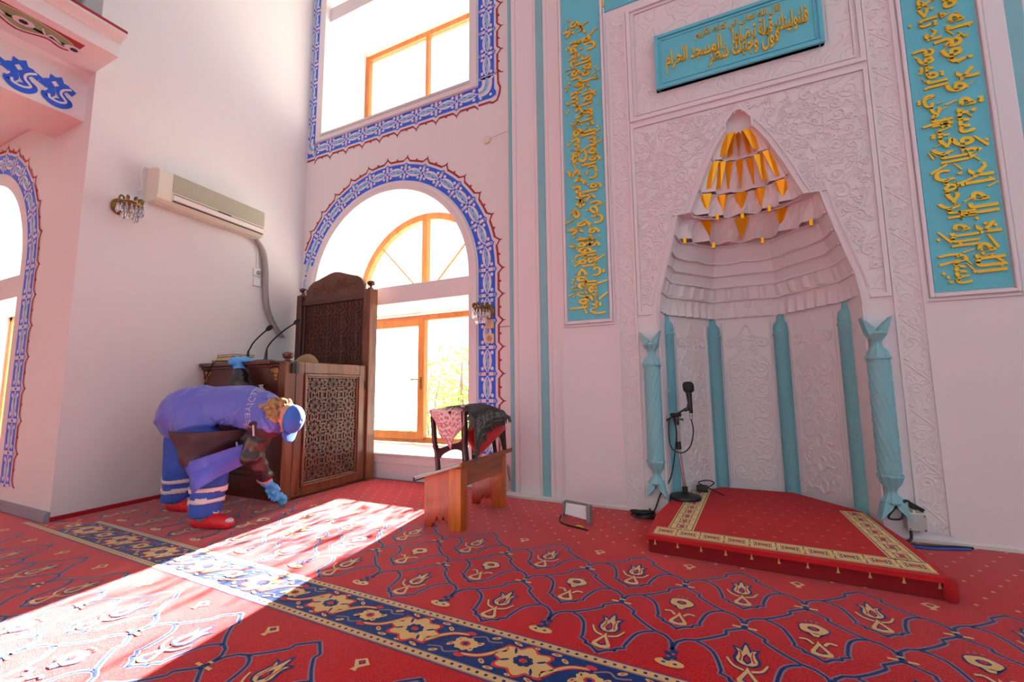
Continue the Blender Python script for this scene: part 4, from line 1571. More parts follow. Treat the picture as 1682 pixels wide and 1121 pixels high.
# corner post with a turned finial
mb = MB()
mb.box(PBX - .10, PBX - .005, PBY - .01, PBY + .10, 0, PBZ + .01)
po = mb.build('corner_post', OAK, PUL, bev=.006)
mb = MB()
mb.lathe([(.05, 0), (.05, .012), (.024, .022), (.022, .035), (.04, .045), (.052, .065), (.05, .085), (.03, .1), (.006, .106)], (PBX - .055, PBY + .045, PBZ + .01), n=18)
mb.build('finial', WALNUT, po, smooth=40)
# lattice door on the right side
mb = MB()
sy0, sy1 = PBY + .10, BY1 - .10
mb.box(PBX - .06, PBX, sy0, sy0 + .09, .03, PBZ + .02); mb.box(PBX - .06, PBX, sy1 - .10, sy1, .03, PBZ + .02)
mb.box(PBX - .06, PBX, sy0 + .09, sy1 - .10, PBZ - .09, PBZ + .02); mb.box(PBX - .06, PBX, sy0 + .09, sy1 - .10, .03, .10)
mb.box(PBX - .06, PBX - .03, sy0 + .08, sy1 - .08, .08, PBZ - .07)
dr = mb.build('side_door', OAK, PUL, bev=.006)
mb = MB()
y0, y1, z0, z1 = sy0 + .09, sy1 - .10, .10, PBZ - .09
for w_, d, o_ in ((.022, .018, 0), (.016, .004, .022)):
    mb.box(PBX - .03, PBX + d, y0 + o_, y0 + o_ + w_, z0 + o_, z1 - o_); mb.box(PBX - .03, PBX + d, y1 - o_ - w_, y1 - o_, z0 + o_, z1 - o_)
    mb.box(PBX - .03, PBX + d, y0 + o_ + w_, y1 - o_ - w_, z0 + o_, z0 + o_ + w_); mb.box(PBX - .03, PBX + d, y0 + o_ + w_, y1 - o_ - w_, z1 - o_ - w_, z1 - o_)
mb.build('door_moulding', OAK, dr, bev=.006)
mb = MB()
mb.box(PBX - .031, PBX - .022, y0 + .04, y1 - .04, z0 + .04, z1 - .04)
mb.build('lattice_ground', DKWOOD, dr)
mb = MB()
ym, zm = (y0 + y1) / 2, (z0 + z1) / 2
girih(y0 + .042, y1 - .042, z0 + .042, z1 - .042, .215, Pl(lambda u, v: (PBX - .022, u, v), (1, 0, 0)), mb, .0145, .012, ph=(ym, zm))
mb.build('star_lattice', LATT, dr)
mb = MB()
mb.box(PBX - .012, PBX + .014, sy0 - .055, sy0 + .02, PBZ - .09, PBZ + .005)
mb.tube([(PBX + .012, sy0 - .018, PBZ - .09), (PBX + .012, sy0 - .018, PBZ + .005)], .012, 8)
mb.build('hinge', BLACK, dr, bev=.003)
mb = MB(); mb.box(PBX - .004, PBX + .006, sy1 - .03, sy1 - .005, PBZ - .24, PBZ - .15); mb.build('lock_plate', BLACK, dr, bev=.002)
# base rail of the side
mb = MB(); mb.box(PBX - .07, PBX - .004, PBY + .10, BY1, 0, .032); mb.build('base_rail', WALNUT, PUL, bev=.004)
# tall back panel
bx0, bx1 = -4.76, PBX + .03
mb = MB(); mb.box(bx1 - .10, bx1, BY1 - .10, BY1 + .02, 0, 2.17); p1 = mb.build('back_post', OAK, PUL, bev=.006)
mb = MB(); mb.box(bx0, bx0 + .085, BY1 - .10, BY1 + .02, 0, 2.20); p2 = mb.build('back_post', WALNUT, PUL, bev=.006)
for p, x, z in ((p1, bx1 - .05, 2.17), (p2, bx0 + .042, 2.20)):
    mb = MB()
    mb.lathe([(.036, 0), (.036, .014), (.018, .022), (.018, .04), (.034, .05), (.048, .07), (.046, .088), (.026, .1), (.006, .104)], (x, BY1 - .04, z), n=18)
    mb.build('finial', WALNUT, p, smooth=40)
mb = MB()
mb.box(bx0 + .085, bx1 - .10, BY1 - .05, BY1, .5, 2.10)
mb.box(bx0 + .085, bx1 - .10, BY1 - .085, BY1 - .04, 2.06, 2.12)
mb.box(bx0 + .085, bx0 + .125, BY1 - .075, BY1 - .04, 1.2, 2.06); mb.box(bx1 - .14, bx1 - .10, BY1 - .075, BY1 - .04, 1.2, 2.06)
bk = mb.build('backrest', WALNUT, PUL, bev=.005)
mb = MB()
girih(bx0 + .125, bx1 - .14, 1.0, 2.06, .235, Pl(lambda u, v: (u, BY1 - .05, v), (0, -1, 0)), mb, .011, .01, ph=((bx0 + bx1) / 2, 1.72))
mb.build('star_lattice', mat('dark_carved_walnut', (84, 40, 26), .45), bk)
mb = MB()
ca, cb = bx0 + .10, bx1 - .11
cm, hwid = (ca + cb) / 2, (cb - ca) / 2
top = [(-1, 0), (-1, .05), (-.96, .075), (-.94, .13), (-.86, .19), (-.72, .235), (-.55, .255), (-.35, .285), (-.15, .315), (0, .325), (.15, .315), (.35, .285), (.55, .255), (.72, .235), (.86, .19), (.94, .13), (.96, .075), (1, .05), (1, 0)]
mb.prism([(cm + hwid * x, 2.12 + z) for x, z in top][::-1], lambda u, v: (u, BY1 - .015, v), (0, -.05, 0), back=True)
cr_ = mb.build('crest', mat('plain_walnut', (92, 52, 36), .45, vary=.25, vscale=4), bk, bev=.006)
mb = MB()
vs, fs_ = text_polys(shape_ar('بسم الله الرحمن الرحيم'), .01)
emboss(mb, vs, fs_, lambda u, v: (cm - .36 + .72 * u, BY1 - .065, 2.16 + .19 * v), (0, -.006, 0))
mb.build('carved_lettering', mat('plain_walnut_light', (104, 62, 44), .4), cr_)
# seat platform inside
mb = MB(); mb.box(BX0 + .12, PBX - .08, PBY + .4, BY1 - .1, .60, .64); mb.build('seat_board', WALNUTH, PUL, bev=.005)
mb = MB(); mb.box(BX0 + .0, BX0 + .08, PBY + .06, BY1 - .1, 0, PBZ - .03); mb.build('left_side', WALNUT, PUL)

# things on and in the pulpit
mb = MB()
prof = [(.02, 0), (.18, .0), (.215, .012), (.225, .03), (.215, .05), (.18, .062), (.02, .062)]
mb.lathe(prof, (-3.98, 3.26, 1.165), (0, -1, .1), n=40)
o = mb.build('round_cushion', TANCL, smooth=50); tag(o, 'round tan cushion standing upright behind the knob of the pulpit', 'cushion')
mb = MB(); mb.lathe([(.2, 0), (.2, .10)], (-3.98, 3.26, .845), n=20)
mb.lathe([(.06, 0), (.06, .22)], (-3.98, 3.26, .64), n=14)
o = mb.build('cushion_stand', WALNUT); tag(o, 'small dark wooden stand under the round cushion inside the pulpit', 'stand')

bz = PBZ + .035
def book(name, x, y, z, w_, d, h, rot, cover, label):
    t = thing(name, label, 'book', (x, y, z), 'books on the pulpit')
    c, s_ = cos(rot), sin(rot)
    P = lambda a, b, q: (x + a * c - b * s_, y + a * s_ + b * c, z + q)
    def slab(a0, a1, b0, b1, q0, q1, nm, m):
        mb = MB()
        mb.hexa([P(a0, b0, q0), P(a1, b0, q0), P(a1, b1, q0), P(a0, b1, q0), P(a0, b0, q1), P(a1, b0, q1), P(a1, b1, q1), P(a0, b1, q1)])
        return mb.build(nm, m, t, bev=.002)
    slab(-w_ / 2 + .006, w_ / 2 - .006, -d / 2 + .004, d / 2 - .006, .005, h - .005, 'pages', PAPER)
    slab(-w_ / 2, w_ / 2, -d / 2, d / 2, 0, .005, 'cover', cover)
    slab(-w_ / 2, w_ / 2, -d / 2, d / 2, h - .005, h, 'cover', cover)
    slab(-w_ / 2 - .003, -w_ / 2 + .006, -d / 2, d / 2, 0, h, 'spine', cover)
book('maroon_book', -4.63, 2.86, bz, .26, .2, .032, .05, BOOKM, 'thick book with a dark red spine at the bottom of the pulpit pile')
book('yellow_book', -4.61, 2.86, bz + .032, .28, .2, .034, -.06, BOOKY, 'book with a bright yellow cover in the middle of the pulpit pile')
book('brown_book', -4.57, 2.86, bz + .066, .3, .21, .026, -.02, BOOKB, 'pale brown book lying on top of the yellow one')
book('thin_book', -4.60, 2.73, bz, .15, .10, .03, .02, BOOKB, 'small thin book at the front edge of the pulpit before the pile')


def goose(bx, by, mx_, mz, label, name='gooseneck_microphone'):
    t = thing(name, label, 'microphone', (bx, by, bz), 'gooseneck microphones on the pulpit')
    mb = MB(); mb.box(bx - .085, bx + .085, by - .06, by + .06, bz, bz + .022); mb.build('base', BLACK, t, bev=.006)
    mb = MB(); mb.lathe([(.018, 0), (.014, .05), (.010, .10), (.008, .11)], (bx, by, bz + .02), (.1, 0, 1), n=12); mb.build('socket', BLACK, t, smooth=40)
    dx, dz = mx_ - bx, mz - bz
    pts = spline([(bx + .01, by, bz + .12), (bx + .03, by, bz + dz * .42), (bx + dx * .25, by, bz + dz * .60), (bx + dx * .6, by, bz + dz * .82), (bx + dx * .92, by, bz + dz * .97)], 10)
    mb = MB(); mb.tube(pts, [.0065 if i % 2 else .0085 for i in range(len(pts))], 8); mb.build('gooseneck', BLACK, t, smooth=60)
    d = (Vector(pts[-1]) - Vector(pts[-4])).normalized()
    e = Vector(pts[-1])
    mb = MB(); mb.lathe([(.008, -.03), (.012, -.01), (.021, .0), (.024, .03), (.022, .05), (.012, .066), (.003, .07)], e, d, n=14); mb.build('foam_head', DGREY, t, smooth=50)
goose(-4.34, 2.83, -4.02, 1.625, 'shorter gooseneck microphone beside the pile of books on the pulpit')
goose(-4.07, 2.84, -3.62, 1.665, 'longer gooseneck microphone next to the raised blue glove')
mb = MB()
mb.tube(spline([(-4.40, 2.80, bz + .012), (-4.47, 2.72, bz + .012), (-4.54, 2.64, bz + .012), (-4.57, 2.622, bz - .02), (-4.62, 2.62, bz - .10), (-4.68, 2.625, bz - .16), (-4.70, 2.63, bz - .10), (-4.74, 2.62, bz - .02)], 8), .006, 6)
o = mb.build('microphone_cable', BLACK, smooth=60); tag(o, 'thin black cable hanging over the front edge of the pulpit top', 'cable')


# ================================================================== slanted desk with a chair stood on it
DX0, DX1, DY0, DY1 = -1.985, -1.665, 2.68, 3.40
DZ0, DZ1 = .352, .452        # low edge (towards the window), high edge
dzx = lambda x: DZ0 + (x - DX0) / (DX1 - DX0) * (DZ1 - DZ0)
DSK = thing('low_reading_desk', 'low orange pine reading desk with a sloping top painted pale with window glare standing before the window', 'desk', (-1.82, 3.04, 0))
mb = MB()
a, b = DX0 - .06, DX1 + .03
mb.hexa([(a, DY0 - .05, dzx(a)), (b, DY0 - .05, dzx(b)), (b, DY1 + .06, dzx(b)), (a, DY1 + .06, dzx(a)),
         (a, DY0 - .05, dzx(a) + .018), (b, DY0 - .05, dzx(b) + .018), (b, DY1 + .06, dzx(b) + .018), (a, DY1 + .06, dzx(a) + .018)])
dt = mb.build('desk_top', GLARETOP, DSK, bev=.003)
mb = MB()
mb.hexa([(b - .012, DY0 - .055, dzx(b) - .012), (b + .006, DY0 - .055, dzx(b) - .012), (b + .006, DY1 + .065, dzx(b) - .012), (b - .012, DY1 + .065, dzx(b) - .012),
         (b - .012, DY0 - .055, dzx(b) + .022), (b + .006, DY0 - .055, dzx(b) + .022), (b + .006, DY1 + .065, dzx(b) + .022), (b - .012, DY1 + .065, dzx(b) + .022)])
mb.build('top_lip', PINEH, dt, bev=.004)
mb = MB()
mb.box(a - .004, a + .012, DY0 - .052, DY1 + .062, dzx(a) - .006, dzx(a) + .024)
mb.build('low_edge_strip', DKWOOD, dt)
for y, nm in ((DY0, 'end_panel'), (DY1 - .03, 'end_panel')):
    mb = MB()
    P = [(DX0, 0), (DX0 + .07, 0), (DX0 + .075, .03), (DX0 + .1, .05), (DX0 + .115, .085), (DX0 + .135, .05), (DX0 + .155, .055), (DX0 + .165, .09), (DX0 + .185, .055), (DX0 + .215, .045), (DX0 + .225, .02), (DX0 + .225, 0), (DX1 - .02, 0), (DX1 - .02, dzx(DX1 - .02)), (DX0, dzx(DX0))]
    mb.prism(P, lambda u, v: (u, y + .03, v), (0, -.03, 0), back=True)
    mb.build(nm, PINER, DSK, bev=.003)
mb = MB(); mb.box(DX1 - .02, DX1, DY0 - .002, DY1 - .002, .30, dzx(DX1) - .002); mb.build('side_rail', PINEH, DSK, bev=.004)
for y in (DY0 - .012, DY1 - .075):
    mb = MB(); mb.box(DX1 - .10, DX1 + .004, y, y + .012 if y < 2.9 else y + .075, 0, dzx(DX1 - .05) - .002)
    if y < 2.9:
        mb.box(DX1 - .045, DX1 + .004, y + .0125, y + .09, 0, dzx(DX1) - .002)
    mb.build('leg', PINE, DSK, bev=.003)
mb = MB()
mb.prism([(DY0 + .05, .30), (DY1 - .09, .30), (DY1 - .09, .26), (3.2, .25), (3.04, .20), (2.9, .25), (DY0 + .05, .26)], lambda u, v: (DX0 + .06, u, v), (-.02, 0, 0), back=True)
mb.build('back_rail', PINER, DSK, bev=.003)

# the chair on top: tilted, its back to the room
A0, A1 = Vector((-2.035, 2.93, dzx(-2.035) + .018)), Vector((-1.70, 2.80, dzx(-1.70) + .018))
CH = thing('prayer_chair', 'small dark wooden chair with a red padded seat stood on the low desk', 'chair', (-1.85, 3.05, .42))
T0, T1 = Vector((-2.05, 2.87, .81)), Vector((-1.715, 2.79, .835))
mb = MB(); mb.tube(spline([A0, A0 + Vector((-.01, -.005, .12)), (A0 + T0) / 2 + Vector((-.012, 0, .02)), T0], 6), .021, 10); mb.build('back_leg', MAHOG, CH, smooth=50)
mb = MB(); mb.tube(spline([A1, A1 + Vector((-.012, 0, .12)), (A1 + T1) / 2 + Vector((.0, 0, .02)), T1], 6), .026, 10); mb.build('back_leg', MAHOG, CH, smooth=50)
mb = MB()
rows = []
for i in range(13):
    t_ = i / 12
    p = A0.lerp(A1, t_) + Vector((-.015 * (1 - t_), 0, .0))
    zl, zh = .085 + .035 * sin(pi * t_), .155 + .012 * sin(pi * t_)
    if t_ < .2: zl -= .03 * (1 - t_ / .2); zh += .02 * (1 - t_ / .2)
    if t_ > .8: zl -= .03 * ((t_ - .8) / .2); zh += .02 * ((t_ - .8) / .2)
    rows.append([p + Vector((0, -.012, zl)), p + Vector((0, -.012, zh)), p + Vector((0, .012, zh)), p + Vector((0, .012, zl))])
mb.grid(rows, closed=True)
mb.build('back_rail', MAHOG, CH, bev=.003)
mb = MB(); mb.tube([T0 + Vector((0, 0, -.02)), (T0 + T1) / 2 + Vector((0, -.01, 0)), T1 + Vector((0, 0, -.02))], .02, 8); mb.build('top_rail', MAHOG, CH, smooth=50)
# red padded seat rising towards the far end
s0, s1 = Vector((-1.735, 2.93, .575)), Vector((-1.70, 3.36, .735))
ax = (s1 - s0).normalized(); sd = Vector((.55, -.05, -.83)).normalized(); up = sd.cross(ax).normalized()
mb = MB()
n = 10
rows = []
for i in range(n + 1):
    t_ = i / n
    c = s0.lerp(s1, t_) + up * (.02 * sin(pi * t_))
    ww = .115 * (1 - .12 * t_)
    e = .012 if i in (0, n) else .032
    rows.append([c + sd * (ww * cos(q)) + up * (e * sin(q)) if True else 0 for q in [2 * pi * j / 16 for j in range(16)]])
mb.grid(rows, closed=True)
mb.flat(rows[0][::-1]); mb.flat(rows[-1])
mb.build('seat_pad', REDPAD, CH, smooth=60)
mb = MB()
for sg in (-1, 1):
    mb.bar(s0 + sd * (.09 * sg) - up * .04, s1 + sd * (.08 * sg) - up * .04, .025, .03)
mb.build('seat_frame', MAHOG, CH, bev=.003)
for sg, nm in ((1, 'front_leg'), (-1, 'front_leg')):
    e = s1 + sd * (.09 * sg) - up * .03 - ax * .05
    mb = MB(); mb.bar(e, (e.x + .03, e.y + .03, dzx(min(e.x + .03, DX1)) + .02), .035, .035); mb.build(nm, MAHOG, CH, bev=.004)


for T_, x in ((T0, -1.97), (T1, -1.675)):
    mb = MB(); mb.tube(spline([T_ + Vector((0, 0, -.02)), ((T_.x + x) / 2, 3.08, .835), (x, 3.34, .775)], 8), .016, 8); mb.build('arm_rail', MAHOG, CH, smooth=50)
    mb = MB(); mb.bar((x, 3.35, .78), (x + .01, 3.37, dzx(min(x, DX1)) + .02), .034, .034); mb.build('front_post', MAHOG, CH, bev=.004)


def sheet(fn, nu, nv, name, mats, thick=.004, parent=None, pat=None, smooth=60):
    """cloth: fn(u,v) over [0,1]^2; pat(u,v) gives the material index of a cell"""
    mb = MB()
    vs = [fn(i / nu, j / nv) for i in range(nu + 1) for j in range(nv + 1)]
    mb.v = [tuple(p) for p in vs]
    for i in range(nu):
        for j in range(nv):
            mb.f.append([i * (nv + 1) + j, (i + 1) * (nv + 1) + j, (i + 1) * (nv + 1) + j + 1, i * (nv + 1) + j + 1])
            mb.m.append(pat((i + .5) / nu, (j + .5) / nv) if pat else 0)
    o = mb.build(name, mats, parent, smooth=smooth)
    s_ = o.modifiers.new('thickness', 'SOLIDIFY')
    s_.thickness = thick * S
    s_.offset = 0
    return o


def bil(a, b, c, d):
    """bilinear patch: a(0,0) b(1,0) c(1,1) d(0,1)"""
    a, b, c, d = map(Vector, (a, b, c, d))
    return lambda u, v: (a * (1 - u) + b * u) * (1 - v) + (d * (1 - u) + c * u) * v


# two scarves over the chair
def pink_pat(u, v):
    if v > .93 or u < .06 or u > .95: return 1
    return 1 if (sin(u * 34) * sin(v * 40) > .25 and .3 < v) else (1 if v > .5 and (int(u * 30) + int(v * 30)) % 3 == 0 else 0)
a, b = T0 + Vector((-.01, -.0, .025)), T1 + Vector((.01, 0, .035))
def pinkf(u, v):
    p = a.lerp(b, u)
    s_ = v * 1.0
    if s_ < .22:                                   # part lying on the rail and seat behind
        q = p + Vector((0.01, .05 * (1 - s_ / .22), .006))
    else:
        k = (s_ - .22) / .78
        depth = .30 * max(0, 1 - abs(u - .62) / .62) + .02
        q = p + Vector((.012 * sin(u * 14) , -.03 - .008 * sin(u * 18), -k * depth))
    return q
o = sheet(pinkf, 36, 30, 'pink_scarf', [mat('white_rose_cloth', (236, 226, 224), .85), mat('rose_print', (208, 132, 142), .85)], .005, None, pink_pat)
tag(o, 'white and pink patterned scarf hanging in a point from the chair back', 'scarf')

def greyf(u, v):
    # u along the arm rail from the back post to the front post, v outward over the rail and down into a hanging point
    top = spline([(-1.86, 2.775, .862), (-1.80, 2.86, .872), (-1.74, 3.02, .87), (-1.69, 3.36, .805)], 10)
    t_ = min(u, .999) * (len(top) - 1)
    i = int(t_); f_ = t_ - i
    p = Vector(top[i]).lerp(Vector(top[i + 1]), f_)
    lo = .74
    for (u0, z0_), (u1, z1_) in zip(((0, .74), (.10, .47), (.19, .63), (.5, .71)), ((.10, .47), (.19, .63), (.5, .71), (1.01, .76))):
        if u0 <= u <= u1: lo = z0_ + (z1_ - z0_) * (u - u0) / (u1 - u0)
    e = Vector((-1.635 + .015 * sin(u * 9), 2.745 + .60 * u, p.z - .03))
    if v < .3:
        k = v / .3
        q = p.lerp(e, k) + Vector((0, 0, .018 * sin(pi * k)))
    else:
        k = (v - .3) / .7
        q = e + Vector((.014 * sin(u * 26 + 1.5 * k) * k + .022 * sin(pi * k * .5), -.006 * sin(u * 17) * k, 0))
        q.z = e.z + (lo - e.z) * k
    return q
def grey_pat(u, v):
    if abs(v - .74) < .012 or abs(v - .93) < .01: return 1
    if .38 < v < .72 and u < .9:
        if v < .38 + .22 * abs(((u * 3.0) % 1) - .5): return 0
        s_ = sin(u * 95 + 3 * sin(v * 40)) * sin(v * 80 + 2 * sin(u * 50))
        return 1 if s_ > .18 else 0
    return 0
GS = [mat('charcoal_cloth', (62, 60, 60), .85), mat('grey_print', (142, 138, 132), .85)]
o = sheet(greyf, 90, 60, 'grey_scarf', GS, .006, None, grey_pat)
tag(o, 'charcoal scarf with grey floral print and fringe draped over the chair seat', 'scarf')
mb = MB()
rf = random.Random(2)
for i in range(90):
    u = i / 89
    p = greyf(u, 1.0)
    l = .045
    d = Vector((rf.uniform(-.012, .012), rf.uniform(-.01, .01), -l))
    mb.tube([p, p + d * .5 + Vector((rf.uniform(-.005, .005), 0, 0)), p + d], [.004, .0035, .0015], 4, mi=0)
for i in range(40):
    v = i / 39
    p = greyf(0, v)
    d = Vector((-.035 + rf.uniform(-.01, .01), rf.uniform(-.02, .01), -.025 - .02 * v))
    mb.tube([p, p + d], [.004, .0015], 4)
mb.build('fringe', [mat('dark_fringe', (78, 74, 70), .9)], None)
fr_ = bpy.data.objects['fringe']; fr_.parent = o


# ================================================================== platform of the imam
PZ = .105
PT = thing('prayer_platform', 'low carpeted prayer platform with cream key-pattern border before the mihrab', 'platform', (.26, 3.4, 0))
F = [(-.42, 2.83), (.93, 2.76)]
outl = [(-.42, 2.83), (.93, 2.76), (.945, 3.30), (.90, 3.90), (.545, 4.36), (.02, 4.36), (-.33, 3.90), (-.415, 3.30)]
mb = MB()
mb.prism(outl, lambda u, v: (u, v, 0.003), (0, 0, PZ - .003), 0)
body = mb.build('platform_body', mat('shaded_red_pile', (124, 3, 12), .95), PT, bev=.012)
# carpet laid over it: red field, cream border with navy keys
mb = MB()
def tp(poly, mi, l):
    mb.flat([(u, v, PZ + .002 + .0006 * l) for u, v in poly], mi)
top = [(-.425, 2.825), (.935, 2.755), (.95, 3.30), (.903, 3.905), (.548, 4.365), (.017, 4.365), (-.335, 3.905), (-.42, 3.30)]
mb.prism(top, lambda u, v: (u, v, PZ - .004), (0, 0, .006), 0)
mb.prism([(top[0][0], top[0][1]), (top[1][0], top[1][1]), (top[1][0], top[1][1] - .016), (top[0][0], top[0][1] - .016)], lambda u, v: (u, v, PZ - .022), (0, 0, .024), 0, back=True)
fl_, fr2 = Vector((-.40, 2.85)), Vector((.905, 2.785))
def strip_map(p, q, w_, inner):
    p, q = Vector(p), Vector(q)
    d = (q - p); L = d.length; d /= L
    n_ = Vector((-d.y, d.x)) * inner
    return (lambda s_, o: tuple(p + d * s_ + n_ * o)), L
def key_border(p, q, w_, inner):
    f, L = strip_map(p, q, w_, inner)
    R = lambda s0, s1, o0, o1, mi, l: tp([f(s0, o0), f(s1, o0), f(s1, o1), f(s0, o1)] if inner > 0 else [f(s0, o0), f(s0, o1), f(s1, o1), f(s1, o0)], mi, l)
    R(0, L, 0, w_, 1, 1)
    for o in (.008, w_ - .014):
        R(0, L, o, o + .006, 2, 2)
    n = max(1, round(L / .13))
    s_ = L / n
    for k in range(n):
        a = k * s_
        c = a + s_ / 2
        m = w_ / 2
        for o in (m - .032, m + .026):
            R(c - .036, c + .036, o, o + .006, 2, 2)
        for b in (c - .036, c + .030):
            R(b, b + .006, m - .032, m + .032, 2, 2)
        R(c - .018, c + .018, m - .013, m + .013, 3, 3)
        R(c - .024, c - .016, m - .018, m + .018, 2, 2); R(c + .016, c + .024, m - .018, m + .018, 2, 2)
        R(a - .01, a + .01, m - .004, m + .004, 2, 3)
        R(a - .003, a + .003, .014, m - .02, 2, 2); R(a - .003, a + .003, m + .02, w_ - .014, 2, 2)
        R(c - .045, c - .039, m - .045, m + .045, 4, 2); R(c + .039, c + .045, m - .045, m + .045, 4, 2)
    return f
W_ = .15
key_border((-.395, 2.85), (.91, 2.785), W_, 1)
key_border((-.17, 2.99), (-.075, 4.24), W_, 1)
key_border((.91, 2.93), (.90, 3.88), W_ * .95, 1)
for j in range(9):
    for i in range(8):
        u = .06 + i * .105 + (.052 if j % 2 else 0)
        v = 3.06 + j * .135
        if u > .72 or (v > 4.0 and u > .5 + (4.36 - v) * .5): continue
        tp([(u - .013, v - .003), (u + .013, v - .003), (u + .013, v + .003), (u - .013, v + .003)], 4, 1)
        tp([(u - .003, v - .009), (u + .003, v - .009), (u + .003, v + .009), (u - .003, v + .009)], 4, 2)
mb.build('platform_rug', [mat('bright_red_rug_pile', (184, 4, 16), .9, sheen=.05, bump=('noise', 260, .6, .006)), CREAM, NAVY, ROSE, mat('dull_rose_pile', (214, 120, 96), .9)], PT)
for k in range(11):
    mb = MB()
    x = -.38 + k * .128
    y = 2.83 - (x + .42) * .07 / 1.35 - .0008
    mb.flat([(x - .007, y, .058), (x + .007, y, .058), (x + .003, y, .064), (x + .003, y, .08), (x - .003, y, .08), (x - .003, y, .064)])
    mb.flat([(x - .009, y, .05), (x + .009, y, .05), (x, y, .062)])
    mb.build('front_tuft', TAN, PT)
mb = MB()
mb.lathe([(.022, 0), (.03, .02), (.03, .08), (.022, .1)], (.935, 2.755, .005), n=12)
mb.build('corner_roll', DKRED, PT, smooth=50)

# ================================================================== microphone stand on the platform
mx_, my_ = -.262, 3.80
MS = thing('microphone_stand', 'steel microphone stand with a round black base on the platform corner', 'microphone stand', (mx_, my_, PZ + .004))
z0 = PZ + .006
mb = MB(); mb.lathe([(.118, 0), (.120, .012), (.115, .024), (.06, .04), (.03, .046)], (mx_, my_, z0), n=36); mb.build('base', BLACK, MS, smooth=40)
mb = MB(); mb.lathe([(.022, 0), (.022, .05), (.014, .055)], (mx_, my_, z0 + .04), n=14); mb.build('socket', BLACK, MS, smooth=40)
mb = MB(); mb.tube([(mx_, my_, z0 + .08), (mx_ - .03, my_, z0 + .40)], .013, 12); mb.build('lower_pole', CHROME, MS, smooth=40)
mb = MB(); mb.tube([(mx_ - .029, my_, z0 + .385), (mx_ - .031, my_, z0 + .445)], .02, 12); mb.build('clutch', BLACK, MS, smooth=40)
mb = MB(); mb.tube([(mx_ - .031, my_, z0 + .44), (mx_ - .035, my_, z0 + .60)], .009, 12); mb.build('upper_pole', CHROME, MS, smooth=40)
J_ = Vector((mx_ - .04, my_ - .01, z0 + .64))
mb = MB(); mb.tube([J_ - Vector((-.004, 0, .06)), J_ + Vector((0, 0, .03))], .02, 12); mb.tube([J_ + Vector((-.03, -.03, .02)), J_ + Vector((.03, .03, .02))], .018, 10); mb.bar(J_ + Vector((0, -.03, -.01)), J_ + Vector((.06, -.03, -.015)), .014, .018)
mb.build('boom_joint', BLACK, MS, smooth=40)
mb = MB(); mb.tube([J_ + Vector((-.12, 0, -.055)), J_ + Vector((.085, 0, .075))], .008, 10); bm_ = mb.build('boom', BLACK, MS, smooth=40)
mb = MB(); mb.tube([J_ + Vector((-.155, 0, -.078)), J_ + Vector((-.09, 0, -.038))], [.014, .02], 10); mb.build('counterweight', BLACK, bm_, smooth=40)
H_ = J_ + Vector((.095, 0, .08))
mb = MB(); mb.tube([H_ + Vector((-.03, 0, -.02)), H_ + Vector((.0, 0, -.012)), H_ + Vector((.012, 0, .03))], .015, 10); mb.build('clip', BLACK, MS, smooth=40)
MC = thing('microphone', 'black handheld microphone with round foam head held in the stand clip', 'microphone', tuple(H_))
mb = MB(); mb.lathe([(.011, -.045), (.015, -.04), (.016, .0), (.023, .11), (.024, .125)], H_ + Vector((.02, 0, 0)), (-.06, 0, 1), n=16); mb.build('body', BLACK, MC, smooth=40)
mb = MB(); mb.lathe([(.028, -.012), (.040, .0), (.044, .03), (.042, .055), (.03, .072), (.006, .076)], H_ + Vector((.0135, 0, .135)), (-.06, 0, 1), n=18); mb.build('foam_head', DGREY, MC, smooth=50)
mb = MB(); mb.tube([H_ + Vector((.02, 0, -.09)), H_ + Vector((.022, 0, -.04))], .011, 10); mb.build('plug', CHROME, MC, smooth=40)
mb = MB()
e = H_ + Vector((.02, 0, -.09))
mb.tube(spline([e, e + Vector((.012, -.01, -.10)), e + Vector((-.02, -.02, -.22)), e + Vector((-.09, -.02, -.27)), e + Vector((-.165, -.015, -.22)), J_ + Vector((-.055, -.02, -.05)), J_ + Vector((-.03, -.02, .0)), J_ + Vector((.0, -.024, -.1)), (mx_ - .06, my_ - .02, z0 + .36), (mx_ - .10, my_ - .04, z0 + .16), (mx_ - .17, my_ - .14, z0 + .05), (-.475, 3.66, .05), (-.50, 3.60, .012), (-.52, 3.56, .008)], 8), .0055, 6)
o = mb.build('microphone_lead', BLACK, smooth=60); tag(o, 'black microphone lead looping down from the stand to the floor', 'cable')
mb = MB()
pts = []
for i in range(120):
    a = i / 120 * 2 * pi * 5.2
    r = .065 + .012 * sin(a * .37) + .008 * cos(a * 1.7)
    pts.append((-.545 + r * 1.15 * cos(a), 3.50 + r * .8 * sin(a), .012 + .05 * (i / 120) + .012 * sin(a * .6)))
mb.tube(pts, .0065, 6)
o = mb.build('coiled_cable', BLACK, smooth=60); tag(o, 'black cable coiled on the floor left of the prayer platform', 'cable')
AD = thing('power_adapter', 'small black power adapter with a cable on the back of the platform', 'adapter', (-.14, 4.14, PZ))
mb = MB(); mb.box(-.19, -.10, 4.08, 4.14, PZ + .006, PZ + .055); mb.build('body', BLACK, AD, bev=.006)
mb = MB(); mb.tube(spline([(-.10, 4.11, PZ + .04), (-.05, 4.12, PZ + .08), (-.10, 4.10, PZ + .10), (-.17, 4.12, PZ + .07), (-.03, 4.06, PZ + .02), (.02, 4.02, PZ + .008)], 8), .005, 6); mb.build('cord', BLACK, AD, smooth=60)

